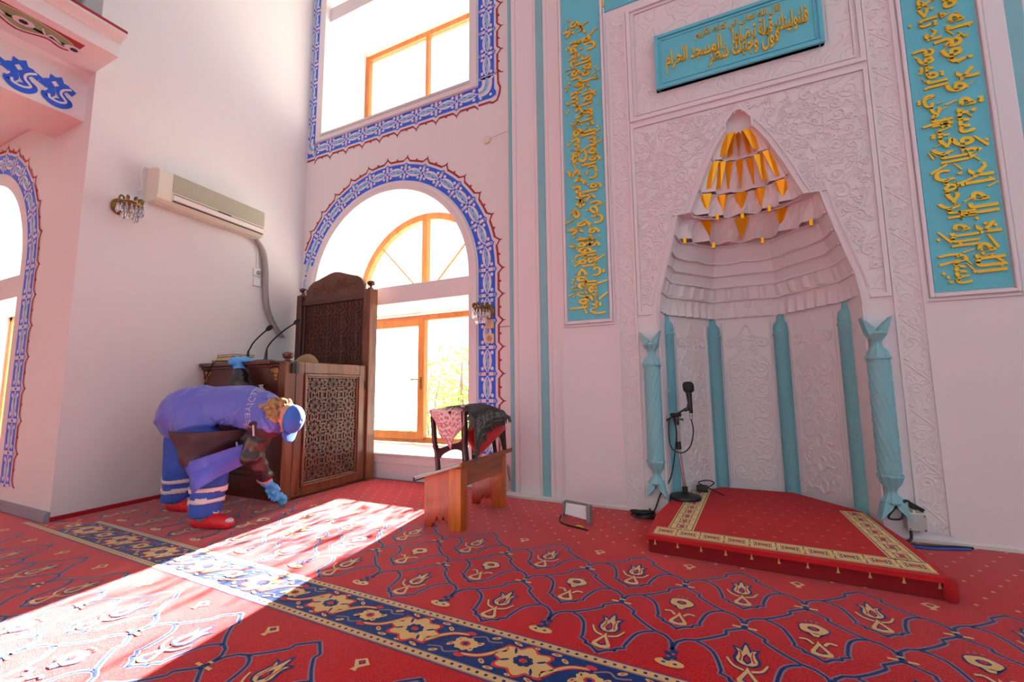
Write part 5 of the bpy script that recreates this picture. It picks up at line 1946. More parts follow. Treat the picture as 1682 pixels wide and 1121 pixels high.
# low display stand beside the mihrab
DS = thing('low_display_stand', 'small white board on thin grey legs standing on the carpet by the wall', 'stand', (-.97, 3.2, 0))
mb = MB(); mb.hexa([(-1.075, 3.20, .055), (-.90, 3.165, .042), (-.90, 3.20, .13), (-1.075, 3.235, .135), (-1.075, 3.215, .05), (-.90, 3.18, .037), (-.90, 3.215, .125), (-1.075, 3.25, .13)]); mb.build('board', WPLAST, DS, bev=.003)
mb = MB(); mb.box(-1.09, -1.075, 3.20, 3.25, .03, .145); mb.box(-.90, -.87, 3.16, 3.22, .02, .14); mb.bar((-1.08, 3.243, .138), (-.88, 3.208, .133), .02, .02); mb.build('frame', GREYM, DS, bev=.002)
for x, y in ((-1.083, 3.20), (-.885, 3.165)):
    mb = MB(); mb.box(x - .005, x + .005, y, y + .01, 0.002, .06); mb.build('leg', GREYM, DS)
mb = MB(); mb.tube(spline([(-1.12, 3.24, .03), (-1.10, 3.16, .008), (-1.02, 3.10, .008), (-.92, 3.07, .009), (-.86, 3.05, .009)], 6), .006, 6); o = mb.build('thin_cable', BLACK, smooth=60)
tag(o, 'thin black cable lying under the small white board', 'cable')
mb = MB(); mb.tube(spline([(-.955, 3.10, .012), (-.925, 3.095, .014), (-.90, 3.075, .012)], 4), .008, 8); o = mb.build('yellow_plug', YELL, smooth=60)
tag(o, 'small yellow plug lying under the small white board', 'plug')

# junction box and cables right of the mihrab
JB = thing('junction_box', 'grey plastic junction box fixed low on the wall beside the carved border', 'junction box', (1.10, 3.66, .13))
mb = MB(); mb.box(1.055, 1.15, 3.61, 3.692, .085, .19); mb.build('box', LGREY, JB, bev=.004)
for x in (1.065, 1.14):
    for z in (.095, .18):
        mb = MB(); mb.lathe([(.004, 0), (.004, .003)], (x, 3.61, z), (0, -1, 0), n=8); mb.build('screw', BLACK, JB)
mb = MB(); mb.box(1.055, 1.15, 3.615, 3.69, .186, .193); mb.tube([(1.10, 3.64, .19), (1.10, 3.64, .225)], .008, 8); mb.build('connector', IVORY, JB)
PLG = thing('black_plug', 'black plug with a looped cable hanging above the grey junction box', 'plug', (1.11, 3.65, .23))
mb = MB(); mb.hexa([(1.085, 3.63, .215), (1.115, 3.63, .205), (1.115, 3.67, .205), (1.085, 3.67, .215), (1.085, 3.63, .26), (1.10, 3.63, .25), (1.10, 3.67, .25), (1.085, 3.67, .26)]); mb.bar((1.10, 3.645, .235), (1.15, 3.645, .205), .022, .025); mb.build('body', BLACK, PLG, bev=.004)
mb = MB(); mb.tube(spline([(1.09, 3.65, .25), (1.06, 3.63, .265), (1.02, 3.62, .235), (.965, 3.61, .165), (.975, 3.61, .145), (1.03, 3.615, .155), (1.042, 3.62, .21), (1.05, 3.62, .255), (1.08, 3.63, .262)], 8), .006, 6); mb.build('cord', BLACK, PLG, smooth=60)
for nm, m, lab, dz, pts in (('black_floor_cable', BLACK, 'black cable running along the wall foot right of the platform', 0, [(1.07, 3.62, .085), (1.06, 3.61, .03), (1.00, 3.60, .012), (1.10, 3.57, .012), (1.25, 3.62, .012), (1.36, 3.64, .012)]),
                            ('blue_floor_cable', BLUEC, 'blue cable running along the wall foot right of the platform', 0, [(1.02, 3.55, .010), (1.12, 3.54, .010), (1.24, 3.58, .010), (1.34, 3.615, .010)])):
    mb = MB(); mb.tube(spline(pts, 8), .008, 6); tag(mb.build(nm, m, smooth=60), lab, 'cable')


# ================================================================== fittings on the walls
# air conditioner, in the frame of the slightly turned left wall
ang = atan2(XL(3) - XL(2), 1.0)
LW = lambda d, y, z: (XL(y) + d, y + d * .083, z)             # d = distance off the left wall
AC = thing('air_conditioner', 'old ivory split air conditioner with a ribbed grille high on the left wall', 'air conditioner', LW(0, 2.58, 2.9))
y0, y1 = 2.03, 3.14
prof = [(0, 2.80), (.05, 2.775), (.15, 2.775), (.19, 2.80), (.205, 2.845), (.205, 3.05), (.18, 3.085), (.12, 3.10), (0, 3.10)]
mb = MB(); rows = [[LW(d, y, z) for d, z in prof] for y in (y0, y1)]
mb.grid(rows, closed=True); mb.flat(rows[0]); mb.flat(rows[1][::-1]); mb.build('body', IVORY, AC, bev=.006)
mb = MB()
for k in range(22):
    z = 2.895 + k * .0082
    mb.hexa([LW(d, y, q) for y in (y0 + .12, y1 - .015) for d, q in ((.203, z), (.212, z + .001), (.212, z + .005), (.203, z + .006))])
g_ = mb.build('front_grille', IVGRILL, AC)
mb = MB()
for k in range(50):
    y = y0 + .13 + k * .0195
    mb.hexa([LW(d, q, z) for q in (y, y + .004) for d, z in ((.204, 2.893), (.209, 2.893), (.209, 3.075), (.204, 3.075))])
mb.build('grille_ribs', IVGRILL, g_)
mb = MB(); mb.hexa([LW(d, y, z) for y in (y0 + .13, y1 - .02) for d, z in ((.195, 2.815), (.21, 2.822), (.213, 2.868), (.2, 2.872))]); mb.build('air_flap', mat('pale_ivory', (238, 226, 218), .4), AC, bev=.003)
mb = MB()
for za, zb in ((2.874, 2.879), (2.806, 2.811)):
    mb.hexa([LW(d, y, z) for y in (y0 + .13, y1 - .02) for d, z in ((.19, za), (.209, za), (.209, zb), (.19, zb))])
mb.build('vent_slot', BLACK, AC)
mb = MB(); mb.hexa([LW(d, y, z) for y in (y0 + .56, y0 + .70) for d, z in ((.2, 2.868), (.2145, 2.868), (.2145, 2.882), (.2, 2.882))]); mb.build('badge', BLACK, AC)
mb = MB(); mb.tube(spline([LW(.02, 2.05, 3.10), LW(.03, 1.995, 3.10), LW(.02, 1.985, 3.02), LW(.02, 2.0, 2.9), LW(.015, 1.96, 2.84), LW(.015, 2.0, 2.76), LW(.02, 2.05, 2.78)], 8), .006, 6); tag(mb.build('thin_wall_cable', WPLAST, smooth=60), 'thin pale cable looping round the left end of the air conditioner', 'cable')
mb = MB()
pw = spline([(.06, 3.12, 2.80), (.045, 3.19, 2.76), (.04, 3.27, 2.66), (.04, 3.315, 2.45), (.04, 3.33, 2.2), (.04, 3.37, 1.98), (.04, 3.47, 1.80), (.04, 3.60, 1.66)], 6)
rows = []
for d, y, z in pw:
    rows.append([LW(d + .03 * cos(q), y + .035 * sin(q), z) for q in [2 * pi * i / 10 for i in range(10)]])
mb.grid(rows, closed=True)
tag(mb.build('pipe_trunking', TRUNK, smooth=60), 'grey wrapped pipe running down the wall from the air conditioner behind the pulpit', 'pipe')
mb = MB(); mb.hexa([LW(d, y, z) for z in (2.46, 2.79) for d, y in ((0, 3.215), (.012, 3.215), (.012, 3.235), (0, 3.235))]); tag(mb.build('cable_duct', WPLAST), 'thin white cable duct between the air conditioner and the wall socket', 'duct')
SO = thing('wall_socket', 'white square power socket at the end of the cable duct on the left wall', 'socket', LW(0, 3.23, 2.40))
def plate(t, y, z, m=WPLAST):
    mb = MB(); mb.hexa([LW(d, q, w_) for q in (y - .047, y + .047) for d, w_ in ((0, z - .047), (.018, z - .047), (.018, z + .047), (0, z + .047))]); return mb.build('plate', m, t, bev=.004)
plate(SO, 3.23, 2.405)
mb = MB(); mb.lathe([(.026, 0), (.026, .012), (.02, .014)], LW(.017, 3.24, 2.40), (1, .083, 0), n=16); mb.build('plug', GREYM, SO, smooth=40)
SW = thing('wall_switch', 'white square blank switch below the power socket on the left wall', 'switch', LW(0, 3.23, 2.29))
plate(SW, 3.235, 2.285)
mb = MB(); mb.hexa([LW(d, q, w_) for q in (3.202, 3.268) for d, w_ in ((.017, 2.255), (.022, 2.255), (.022, 2.315), (.017, 2.315))]); mb.build('rocker', WPLAST, SW, bev=.003)
for nm, zc, lab in (('wall_switch', 1.665, 'beige light switch right under the crystal sconce on the blue painted border'), ('wall_socket', 1.515, 'beige power socket on the blue border beneath the light switch')):
    t = thing(nm, lab, nm.split('_')[1], (-2.075, 3.88, zc))
    mb = MB(); mb.box(-2.122, -2.028, FY - .022, FY - .003, zc - .047, zc + .047); mb.build('plate', BEIGEP, t, bev=.004)
    mb = MB()
    if 'switch' in nm: mb.box(-2.105, -2.045, FY - .026, FY - .02, zc - .03, zc + .03)
    else: mb.lathe([(.03, 0), (.03, .004), (.024, .004), (.024, .001)], (-2.075, FY - .022, zc), (0, -1, 0), n=20)
    mb.build('rocker' if 'switch' in nm else 'outlet', BEIGEP if 'switch' in nm else mat('beige_shadow', (176, 150, 116), .6), t, bev=.002 if 'switch' in nm else 0)
mb = MB(); mb.lathe([(.042, 0), (.042, .02), (.036, .026)], (-2.10, FY, 3.705), (0, -1, 0), n=22); tag(mb.build('junction_cover', IVORY, smooth=40), 'round ivory junction cover on the pink wall between window and teal moulding', 'junction cover')
mb = MB(); mb.tube([(-2.06, FY - .004, 3.72), (-1.95, FY - .004, 3.735), (-1.845, FY - .004, 3.745)], .004, 5); tag(mb.build('painted_cable', WHITEP), 'thin painted-over cable from the round cover to the teal moulding', 'cable')
mb = MB(); mb.tube([(-1.96, FY - .004, 1.63), (-1.845, FY - .004, 1.63)], .004, 5); mb.tube([(-1.89, FY - .006, .25), (-1.875, FY - .02, .18), (-1.86, FY - .006, .10)], .006, 5)
o = mb.build('thin_wire', TRUNK); tag(o, 'thin wire stubs on the wall at the edge of the teal moulding', 'wire')


def sconce(base, out, side, label):
    """brass wall sconce: back plate, arm, crown of curls and two rings of crystal drops"""
    base, out, side = Vector(base), Vector(out).normalized(), Vector(side).normalized()
    t = thing('crystal_sconce', label, 'wall lamp', tuple(base), 'crystal sconces')
    mb = MB(); mb.lathe([(.075, 0), (.078, .01), (.06, .022), (.03, .03), (.02, .045)], base, out, n=24); mb.build('back_plate', BRASS, t, smooth=40)
    c = base + out * .15
    mb = MB(); mb.tube(spline([base + out * .03, base + out * .08 + Vector((0, 0, -.035)), c + Vector((0, 0, -.01))], 6), .012, 8); mb.build('arm', BRASS, t, smooth=50)
    mb = MB(); mb.lathe([(.02, -.03), (.085, -.012), (.09, .0), (.085, .012), (.05, .018), (.02, .04)], c, (0, 0, 1), n=22); cr = mb.build('crown_dish', BRASS, t, smooth=40)
    for k in range(5):
        a = -pi / 2 + pi * k / 4
        d = out * cos(a) + side * sin(a)
        mb = MB()
        q = c + d * .075
        mb.tube(spline([q, q + d * .012 + Vector((0, 0, .03)), q + Vector((0, 0, .058)), q - d * .022 + Vector((0, 0, .05)), q - d * .02 + Vector((0, 0, .032))], 5), .0075, 6)
        mb.build('brass_curl', BRASS, cr, smooth=50)
    for r, z, l, n in ((.085, -.01, .085, 11), (.05, -.06, .095, 8)):
        for k in range(n):
            a = -pi * .62 + pi * 1.24 * k / (n - 1)
            d = out * cos(a) + side * sin(a)
            p = c + d * r + Vector((0, 0, z))
            mb = MB(); mb.lathe([(.003, 0), (.009, -.01), (.004, -.02), (.012, -.03), (.013, -l * .75), (.002, -l)], p, (0, 0, 1), n=6); mb.build('crystal_drop', CRYST, t)
    return t
sconce(LW(0, 1.86, 2.655), (1, .083, 0), (-.083, 1, 0), 'brass sconce with crystal drops on the left wall below the air conditioner')
sconce((-2.10, FY - .003, 1.80), (0, -1, 0), (1, 0, 0), 'brass sconce with crystal drops on the blue border right of the window')


# ================================================================== the cleaner
def blob(caps, name, m, parent, voxel=.014, smooth=6, cut=None, noise=None, extra=()):
    """one continuous surface around a chain of tapered capsules (p0, r0, p1, r1) and balls (c, (rx,ry,rz), basis)"""
    mb = MB()
    for c in caps:
        if len(c) == 4:
            p0, r0, p1, r1 = Vector(c[0]), c[1], Vector(c[2]), c[3]
            n = 8
            d = p1 - p0
            L = d.length
            ax = d.normalized()
            pr = [(r0 * sin(pi / 2 * i / 4), -r0 * cos(pi / 2 * i / 4)) for i in range(5)]
            pr += [(r0 + (r1 - r0) * i / n, L * i / n) for i in range(1, n)]
            pr += [(r1 * cos(pi / 2 * i / 4), L + r1 * sin(pi / 2 * i / 4)) for i in range(5)]
            mb.lathe(pr, p0, ax, n=18)
        else:
            mb.ball(c[0], c[1], 20, 12, basis=c[2] if len(c) > 2 else None)
    for f in extra:
        f(mb)
    o = mb.build(name + '_tmp', m, parent)
    r = o.modifiers.new('r', 'REMESH'); r.mode = 'VOXEL'; r.voxel_size = voxel * S
    s_ = o.modifiers.new('s', 'SMOOTH'); s_.factor = .5; s_.iterations = smooth
    bpy.context.view_layer.update()
    dg = bpy.context.evaluated_depsgraph_get()
    me = bpy.data.meshes.new_from_object(o.evaluated_get(dg))
    base = list(o['_base'])
    old = o.data
    bpy.data.objects.remove(o)
    bpy.data.meshes.remove(old)
    me.name = name
    b = Vector(base)
    if noise:
        for v in me.vertices:
            w_ = v.co / S + b
            v.co = (noise(w_, v.normal) - b) * S
    if cut:
        import bmesh
        bm = bmesh.new(); bm.from_mesh(me)
        dead = [v for v in bm.verts if not cut(v.co / S + b)]
        bmesh.ops.delete(bm, geom=dead, context='VERTS')
        bm.to_mesh(me); bm.free()
    me.materials.clear(); me.materials.append(m)
    for p in me.polygons:
        p.use_smooth = True
    o = bpy.data.objects.new(name, me)
    COL.objects.link(o)
    o.parent = parent
    o['_base'] = base
    if cut:
        so = o.modifiers.new('thickness', 'SOLIDIFY'); so.thickness = .008 * S; so.offset = 1
    return o


PE = thing('person', 'cleaner in violet-blue vest, blue cap and gloves bending down to wipe the pulpit', 'person', (-3.75, 2.1, 0))
V = Vector
pel, wai, che, nek = V((-3.93, 2.14, .80)), V((-3.74, 2.22, .83)), V((-3.52, 2.31, .835)), V((-3.33, 2.39, .82))
hipR, kneR, ankR = V((-3.72, 2.09, .68)), V((-3.46, 2.03, .40)), V((-3.475, 2.01, .10))
hipL, kneL, ankL = V((-4.08, 2.20, .70)), V((-4.12, 2.18, .38)), V((-4.17, 2.19, .10))
shR, elR, wrR = V((-3.20, 2.27, .73)), V((-3.27, 2.20, .51)), V((-3.405, 2.42, .28))
shL, elL, wrL = V((-3.64, 2.48, .90)), V((-4.02, 2.56, 1.02)), V((-4.12, 2.625, 1.17))
# head: crown points along hc, the face looks along hf
hd = V((-3.11, 2.35, .785))
hc = V((.90, .24, -.18)).normalized()
hf = V((.12, .10, -1)); hf = (hf - hc * hf.dot(hc)).normalized()
hs = hc.cross(hf)                       # towards one ear
HB = Matrix((hs, hf, hc)).transposed()  # local x = side, y = face, z = crown
hp = lambda x, y, z: hd + HB @ V((x, y, z))

# --- body
fingers = []
def hand(w, d, side, up, curl, r=.0095, name='glove'):
    """glove: wrist point w, direction d, side towards the thumb, up = back of the hand; curl in radians per joint"""
    d, side, up = V(d).normalized(), V(side), V(up)
    side = (side - d * side.dot(d)).normalized(); up = side.cross(d)
    if up.dot(V(up)) < 0: pass
    caps = [(w - d * .03, .036, w + d * .02, .036)]
    for k in range(4):
        off = side * (.033 - .022 * k)
        caps.append((w + off * .55 + d * .01, .021, w + off + d * .085, .0165))
    lens = (.078, .088, .082, .062)
    for k in range(4):
        off = side * (.033 - .022 * k)
        p = w + off + d * .088
        a = 0
        for j, f in enumerate((.45, .32, .23)):
            a += curl[j]
            q = p + (d * cos(a) - up * sin(a)) * lens[k] * f * 1.15 + side * (.0015 * (1.5 - k))
            caps.append((p, r + .0022 - .0012 * j, q, r + .001 - .0012 * j))
            p = q
    p = w + side * .03 + d * .02
    for f, a in ((.05, .5), (.04, .9)):
        q = p + (side * cos(a) * 1.0 + d * sin(a)) * f - up * .012
        caps.append((p, .0145, q, .0115))
        p = q
    return caps

body_caps = [(pel, .15, wai, .13), (wai, .13, che, .14), (che, .14, nek, .075), (nek, .06, hp(0, -.02, -.07), .055),
             (hipR.lerp(pel, .4), .12, kneR, .075), (kneR, .075, ankR, .045), (hipL.lerp(pel, .4), .12, kneL, .075), (kneL, .075, ankL, .045),
             (ankR, .045, V((-3.36, 2.03, .04)), .035), (ankL, .045, V((-4.06, 2.22, .04)), .035),
             (che.lerp(shR, .4), .09, shR, .075), (shR, .07, elR, .05), (elR, .05, wrR, .034), (che.lerp(shL, .4), .09, shL, .075), (shL, .07, elL, .05), (elL, .05, wrL, .034)]
head = [(hp(0, -.01, .02), (.085, .105, .112), HB), (hp(0, .035, -.055), (.062, .07, .075), HB), (hp(0, .07, -.085), (.035, .035, .03), HB),
        (hp(0, .105, -.005), .012, hp(0, .122, -.035), .018), (hp(.086, 0, -.01), (.012, .026, .036), HB), (hp(-.086, 0, -.01), (.012, .026, .036), HB),
        (hp(.03, .098, -.075), .011, hp(-.03, .098, -.075), .011), (hp(.035, .09, .03), (.02, .012, .01), HB), (hp(-.035, .09, .03), (.02, .012, .01), HB)]
# right hand: palm over the cloth, fingers pressing it down; left hand: over the edge of the pulpit top
dR = V((.02, .55, -.70)).normalized()
hR = hand(wrR + dR * .035, dR, (1, .1, .1), (0, 0, 1), (.35, .35, .25))
wL = V((-4.135, 2.585, 1.285))
hL = hand(wL, V((.0, .9, .32)), (1, 0, 0), (0, 0, 1), (.55, .45, .3))
body = blob(body_caps + head + hR + hL + [(wrL, .036, wL, .034)], 'body', SKIN, PE, .0075, 3)
for sg in (-1, 1):
    mb = MB(); mb.ball(hp(sg * .034, .092, .015), .014, 12, 8); mb.ball(hp(sg * .034, .103, .015), .007, 8, 6, 1); mb.build('eye', [EYE, BLACKP], PE, smooth=60)
mb = MB(); mb.tube([hp(-.026, .112, -.075), hp(0, .117, -.077), hp(.026, .112, -.075)], .006, 6); mb.build('mouth', mat('lips', (176, 92, 88), .5), PE, smooth=60)

# --- clothing
def folds(amp, f1, f2, f3, ph=0):
    def fn(p, n):
        return p + n * amp * (sin(p.x * f1 + p.z * f2 + ph) * sin(p.y * f3 + p.z * f1 * .3) + .5 * sin(p.x * f2 * 1.7 - p.z * f1 * 1.3 + ph * 2))
    return fn
TROU = [(pel, .19, hipR, .135), (hipR, .135, kneR, .112), (kneR, .112, ankR + V((0, 0, .03)), .098), (pel, .19, hipL, .165), (hipL, .165, kneL, .125), (kneL, .125, ankL + V((0, 0, .03)), .11)]
tr = blob(TROU,
          'trousers', DENIM, PE, .012, 5, cut=lambda p: p.z > .085, noise=folds(.008, 9, 21, 13))
for a_, k_, other in ((ankR, kneR, ankL), (ankL, kneL, ankR)):
    d = (k_ - a_).normalized()
    for t_ in (.075, .155):
        blob([(c[0], c[1] + .009, c[2], c[3] + .009) for c in TROU], 'reflective_band', REFL, tr, .014, 5,
             cut=lambda p: t_ + .012 * sin(p.x * 20) < (p - a_).dot(d) < t_ + .046 + .012 * sin(p.x * 20) and (p - a_).length < (p - other).length and p.z < .5, noise=folds(.008, 9, 21, 13))
jk = blob([(pel, .20, wai, .18), (wai, .18, che, .185), (che, .185, nek, .10), (che.lerp(shR, .4), .13, shR, .112)],
          'jacket', MAROON, PE, .012, 5, noise=folds(.008, 17, 9, 11, 1))
sl = blob([(shR + V((-.05, .02, .0)), .105, elR + V((-.02, 0, 0)), .092), (elR + V((-.02, 0, 0)), .092, wrR + V((0, 0, .02)), .058)], 'sleeve', BLKNYL, PE, .011, 4, noise=folds(.011, 8, 46, 13, 2))
sl2 = blob([(che.lerp(shL, .6), .12, shL, .115), (shL, .112, elL, .085), (elL, .085, wrL - V((0, .01, .0)), .062)], 'sleeve', BLKNYL, PE, .011, 4, noise=folds(.010, 40, 22, 13, 3))
mb = MB(); mb.lathe([(.06, 0), (.063, .01), (.06, .02)], wrR + V((0, 0, .015)), (wrR - elR), n=20); mb.build('cuff_edge', mat('coral_cuff', (226, 90, 60), .7), sl, smooth=60)
# vest over the back
def vcut(p):
    u = (p - pel).dot((nek - pel).normalized())
    side = (p - pel).dot(V((.45, -.89, 0)))
    lo = .63 if u < .1 else .63 + .11 * min(1, (u - .1) / .25)
    lo -= .03 * max(0, (u - .35) / .2)
    if side < -.02: lo -= .05
    return p.z > lo
def vest_folds(p, n):
    s_ = (p - pel).dot((nek - pel).normalized())
    h_ = p.z - .8
    side = (p - pel).dot(V((.45, -.89, 0)))
    def crease(k, w_=4):
        return (1 - abs(sin(k))) ** w_
    a = crease(9 * s_ + 7 * h_ + .6 * sin(8 * s_)) * min(1, max(0, (s_ - .15) / .2)) * .020
    a += crease(5.5 * s_ - 9 * h_ + 1.1 + .5 * sin(11 * s_), 5) * min(1, max(0, (side + .05) / .1)) * .016
    a += crease(14 * s_ + 3 * side + 2.0, 6) * max(0, 1 - abs(s_ - .1) / .12) * .016
    return p + n * (a + .006 * sin(p.x * 17) * sin(p.z * 15))
ve = blob([(pel + V((-.02, 0, .0)), .235, wai, .205), (wai, .205, che, .205), (che, .205, nek + V((.03, 0, -.01)), .13), (che.lerp(shR, .5), .145, shR + V((.0, .02, .02)), .115), (che.lerp(shL, .5), .14, shL + V((.0, -.02, -.01)), .13), (pel, .215, hipR + V((-.02, .0, .05)), .165)],
          'work_vest', VESTM, PE, .012, 6, cut=vcut, noise=vest_folds)
# hanging layers on the side: maroon jacket skirt and the violet apron below
q = lambda px, py, y: None
def hang(name, m, a, b, c, d, bul, nu=26, nv=16, parent=None):
    f = bil(a, b, c, d)
    nrm = V((.5, -.85, 0)).normalized()
    return sheet(lambda u, v: f(u, v) + nrm * (bul * sin(pi * u ** .9) + .012 * sin(u * 9 + v * 2.5) * (.3 + .7 * v) + .007 * sin(u * 21 - v * 3) * (.3 + .7 * v) + .012 * sin(v * 9 + u * 4)), nu, nv, name, [m], .008, parent)
hang('jacket_skirt', MAROON, (-3.83, 1.915, .70), (-3.30, 2.34, .70), (-3.44, 2.28, .549), (-3.53, 1.88, .445), .21, parent=PE)
hang('apron_flap', VESTD, (-3.54, 1.895, .47), (-3.26, 2.32, .63), (-3.314, 2.30, .471), (-3.355, 1.865, .285), .19, parent=PE)
mb = MB()
mb.hexa([(-3.286, 2.215, 0.645), (-3.212, 2.247, 0.650), (-3.212, 2.258, 0.603), (-3.286, 2.226, 0.592), (-3.286, 2.184, 0.645), (-3.212, 2.215, 0.650), (-3.212, 2.226, 0.603), (-3.286, 2.194, 0.592)])
mb.build('apron_tie', DENIM, PE, bev=.01)
mb = MB(); mb.tube(spline([(-3.40, 2.15, .66), (-3.39, 2.145, .62), (-3.365, 2.15, .60), (-3.36, 2.155, .55)], 6), .008, 6); mb.build('apron_cord', REFL, PE, smooth=60)
# writing across the shoulders of the vest
bpy.context.view_layer.update()
vs, fs_ = text_polys('BELEDİYESİ', .0)
from mathutils.bvhtree import BVHTree
tmp = ve.data
bv = BVHTree.FromPolygons([v.co / S + V(PE['_base']) for v in tmp.vertices], [list(p.vertices) for p in tmp.polygons])
mb = MB()
P = []
top_, near = V((-3.44, 2.38, 1.05)), V((-3.22, 2.12, .74))
for u, v in vs:
    # from the spine down the near flank, letter tops towards the neck
    tgt = top_.lerp(near, u) + V((.055, .02, 0)) * (v - .5)
    o_ = tgt + V((.10, -.75, .65))
    h_ = bv.ray_cast(o_, (tgt - o_).normalized())
    P.append((h_[0] + h_[1] * .010) if h_[0] else tgt)
mb.add(P, fs_)
mb.build('vest_lettering', mat('faded_print', (196, 186, 206), .6), ve)
mb = MB()
mb.bar((-3.19, 2.155, .74), (-3.17, 2.15, .66), .006, .012, (0, 1, 0)); mb.build('reflective_piping', REFL, ve)

# gloves, a little larger than the hands
def grow(caps, g=.004):
    return [(c[0], c[1] + g, c[2], c[3] + g) for c in caps]
blob(grow(hR) + [(wrR - dR * .0, .05, wrR + dR * .04, .046)], 'glove', GLOVE, PE, .006, 2)
blob(grow(hL) + [(wrL + V((0, 0, .03)), .05, wL, .044)], 'glove', GLOVE, PE, .006, 2)
# hair: loose curls round the back of the head, hanging down on the near side
rr = random.Random(11)
caps = []
for i in range(120):
    a = rr.uniform(-pi, pi)
    el_ = rr.uniform(-.75, .5)
    x, y, z = .10 * cos(a) * cos(el_), .10 * sin(a) * cos(el_), .105 * sin(el_)
    if y > .035 and abs(x) < .07: continue
    p = hp(x * 1.08, y * 1.15 - .01, z - .05)
    p += V((0, 0, rr.uniform(-.035, .01)))
    caps.append((p, (rr.uniform(.02, .034),) * 3))
for i in range(46):
    s_ = rr.choice((-1, 1))
    p = hp(-.0 + s_ * rr.uniform(.07, .10), rr.uniform(-.09, .05), rr.uniform(-.145, -.04)) + V((-.01, 0, rr.uniform(-.05, .01)))
    caps.append((p, (rr.uniform(.018, .03),) * 3))
blob(caps, 'hair', HAIR, PE, .008, 1, noise=lambda p, n: p + n * .006 * sin(p.x * 130) * sin(p.y * 120 + p.z * 90))
# cap: crown over the top of the head, peak over the brow
mb = MB()
rows = []
for i in range(9):
    t_ = i / 8 * pi / 2
    k = cos(t_)
    rows.append([hp(.094 * k * cos(q), (.108 * k) * sin(q) - .004, .068 + .085 * sin(t_) ** .8) for q in [2 * pi * j / 30 for j in range(30)]])
mb.grid(rows, closed=True)
cp_ = mb.build('cap', CAPB, PE, smooth=60)
so = cp_.modifiers.new('thickness', 'SOLIDIFY'); so.thickness = .006 * S
mb = MB()
rows = []
for i in range(7):
    t_ = i / 6
    rows.append([hp((.09 - .012 * t_) * sin(q), .072 + .02 * cos(q) + t_ * (.09 * cos(q) ** .7), .076 - .010 * t_ + .02 * t_ * cos(q)) for q in [-pi * .44 + pi * .88 * j / 18 for j in range(19)]])
mb.grid(rows)
pk = mb.build('peak', CAPB, cp_, smooth=60)
so = pk.modifiers.new('thickness', 'SOLIDIFY'); so.thickness = .008 * S
# mask
blob([(hp(0, .045, -.045), (.092, .075, .068), HB), (hp(0, .10, -.045), (.04, .035, .045), HB), (hp(0, .08, -.10), (.045, .035, .03), HB)], 'mask', MASK, PE, .007, 3)
mb = MB()
for s_ in (-1, 1):
    mb.tube([hp(s_ * .07, .05, -.04), hp(s_ * .095, .01, -.015), hp(s_ * .098, -.02, .0)], .004, 6)
mb.build('mask_loop', WHITEP, PE, smooth=60)
# socks and slippers
for a_, d, nm in ((ankR, V((.94, .28, 0)), 'R'), (ankL, V((.96, .2, 0)), 'L')):
    d = d.normalized(); s_ = V((-d.y, d.x, 0))
    blob([(a_ + V((0, 0, .06)), .062, a_ + V((0, 0, -.01)), .06), (a_ + V((0, 0, -.03)), .055, a_ + d * .1 + V((0, 0, -.06)), .042)], 'sock', SOCK, PE, .01, 3)
    sh = blob([(a_ - d * .05 + V((0, 0, -.058)), .05, a_ + d * .05 + V((0, 0, -.058)), .056), (a_ + d * .05 + V((0, 0, -.058)), .056, a_ + d * .20 + V((0, 0, -.066)), .045), (a_ + d * .08 + V((0, 0, -.045)), .06, a_ + d * .17 + V((0, 0, -.056)), .05)],
              'slipper', SHOE, PE, .009, 3, cut=None, noise=lambda p, n: V((p.x, p.y, max(p.z, .004))))
    mb = MB()
    c = a_ + d * .09 + V((0, 0, .02))
    mb.tube([c + s_ * (.022 * cos(q)) + d * (.022 * sin(q)) + V((0, 0, -.012 * sin(q))) for q in [2 * pi * i / 16 for i in range(16)]], .005, 6, closed=True)
    mb.build('slipper_buckle', REFL, sh, smooth=60)
    mb = MB(); mb.ball(a_ + d * .20 + V((0, 0, -.045)), (.045, .035, .022), 12, 8); mb.build('toe_patch', mat('white_print_rubber', (214, 196, 210), .4), sh, smooth=60)

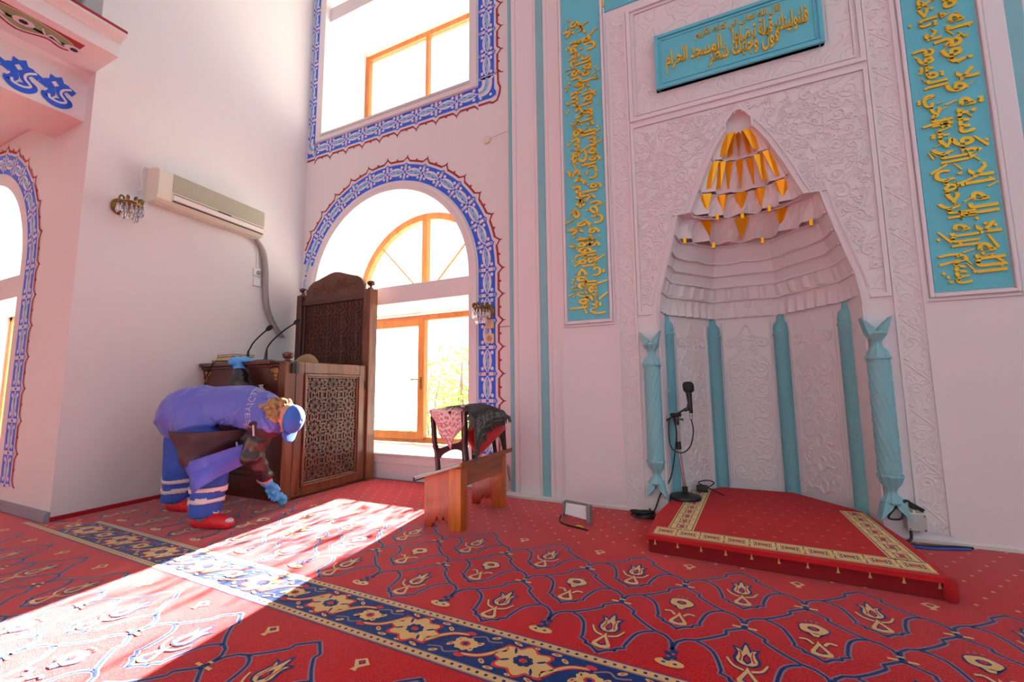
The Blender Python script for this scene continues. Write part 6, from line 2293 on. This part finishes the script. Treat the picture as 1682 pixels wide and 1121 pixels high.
# the wiping cloth
rc = random.Random(8)
caps = []
e0 = wrR + dR * .12
for i in range(26):
    t_ = rc.random()
    p = e0.lerp(V((-3.43, 2.645, .035)), t_) + V((rc.uniform(-.03, .03), rc.uniform(-.03, .02), rc.uniform(-.02, .02)))
    p.z = max(p.z, .03)
    caps.append((p, (rc.uniform(.018, .032),) * 3))
CLO = thing('cleaning_cloth', 'crumpled light blue cleaning cloth held against the foot of the pulpit', 'cloth', (-3.42, 2.6, .0))
o = blob(caps, 'folded_cloth', CLOTHB, CLO, .008, 2, noise=lambda p, n: p + n * .006 * sin(p.x * 90 + p.z * 60) * sin(p.y * 100))


# ================================================================== outside: yard, hedge
mb = MB(); mb.box(-30, 20, 5.0, 40, -.4, -.3); struct(mb.build('ground', EARTH))
rh = random.Random(4)
def shrub(x0, x1, y0, y1, h, n, label, dens=1.0):
    t = thing('garden_shrub', label, 'shrub', ((x0 + x1) / 2, (y0 + y1) / 2, -.3), 'shrubs outside the window')
    mb = MB()
    for k in range(7):
        x = rh.uniform(x0 + .1, x1 - .1); y = (y0 + y1) / 2
        mb.tube([(x, y, -.3), (x + rh.uniform(-.1, .1), y, h * .5), (x + rh.uniform(-.2, .2), y, h * .95)], [.025, .016, .005], 6)
    mb.build('stem', BARK, t)
    mb = MB()
    for i in range(n):
        x, y = rh.uniform(x0, x1), rh.uniform(y0, y1)
        z = -.2 + (h + .2) * rh.random() ** .8
        if z > h * .62 and rh.random() < .6: continue
        s_ = rh.uniform(.04, .08)
        a, b = rh.uniform(0, 6.28), rh.uniform(-.8, .8)
        d = Vector((cos(a), sin(a), b)).normalized() * s_
        e = d.orthogonal().normalized() * s_ * .4
        p = Vector((x, y, z))
        mb.flat([p - d, p + e, p + d, p - e])
    f_ = mb.build('foliage', LEAF, t); f_['kind'] = 'stuff'
shrub(-4.3, -2.2, 6.1, 6.7, 1.75, 2100, 'pale green garden shrub seen through the right window pane')
shrub(-6.4, -4.3, 6.6, 7.4, 1.55, 2200, 'taller garden shrub further left beyond the window')
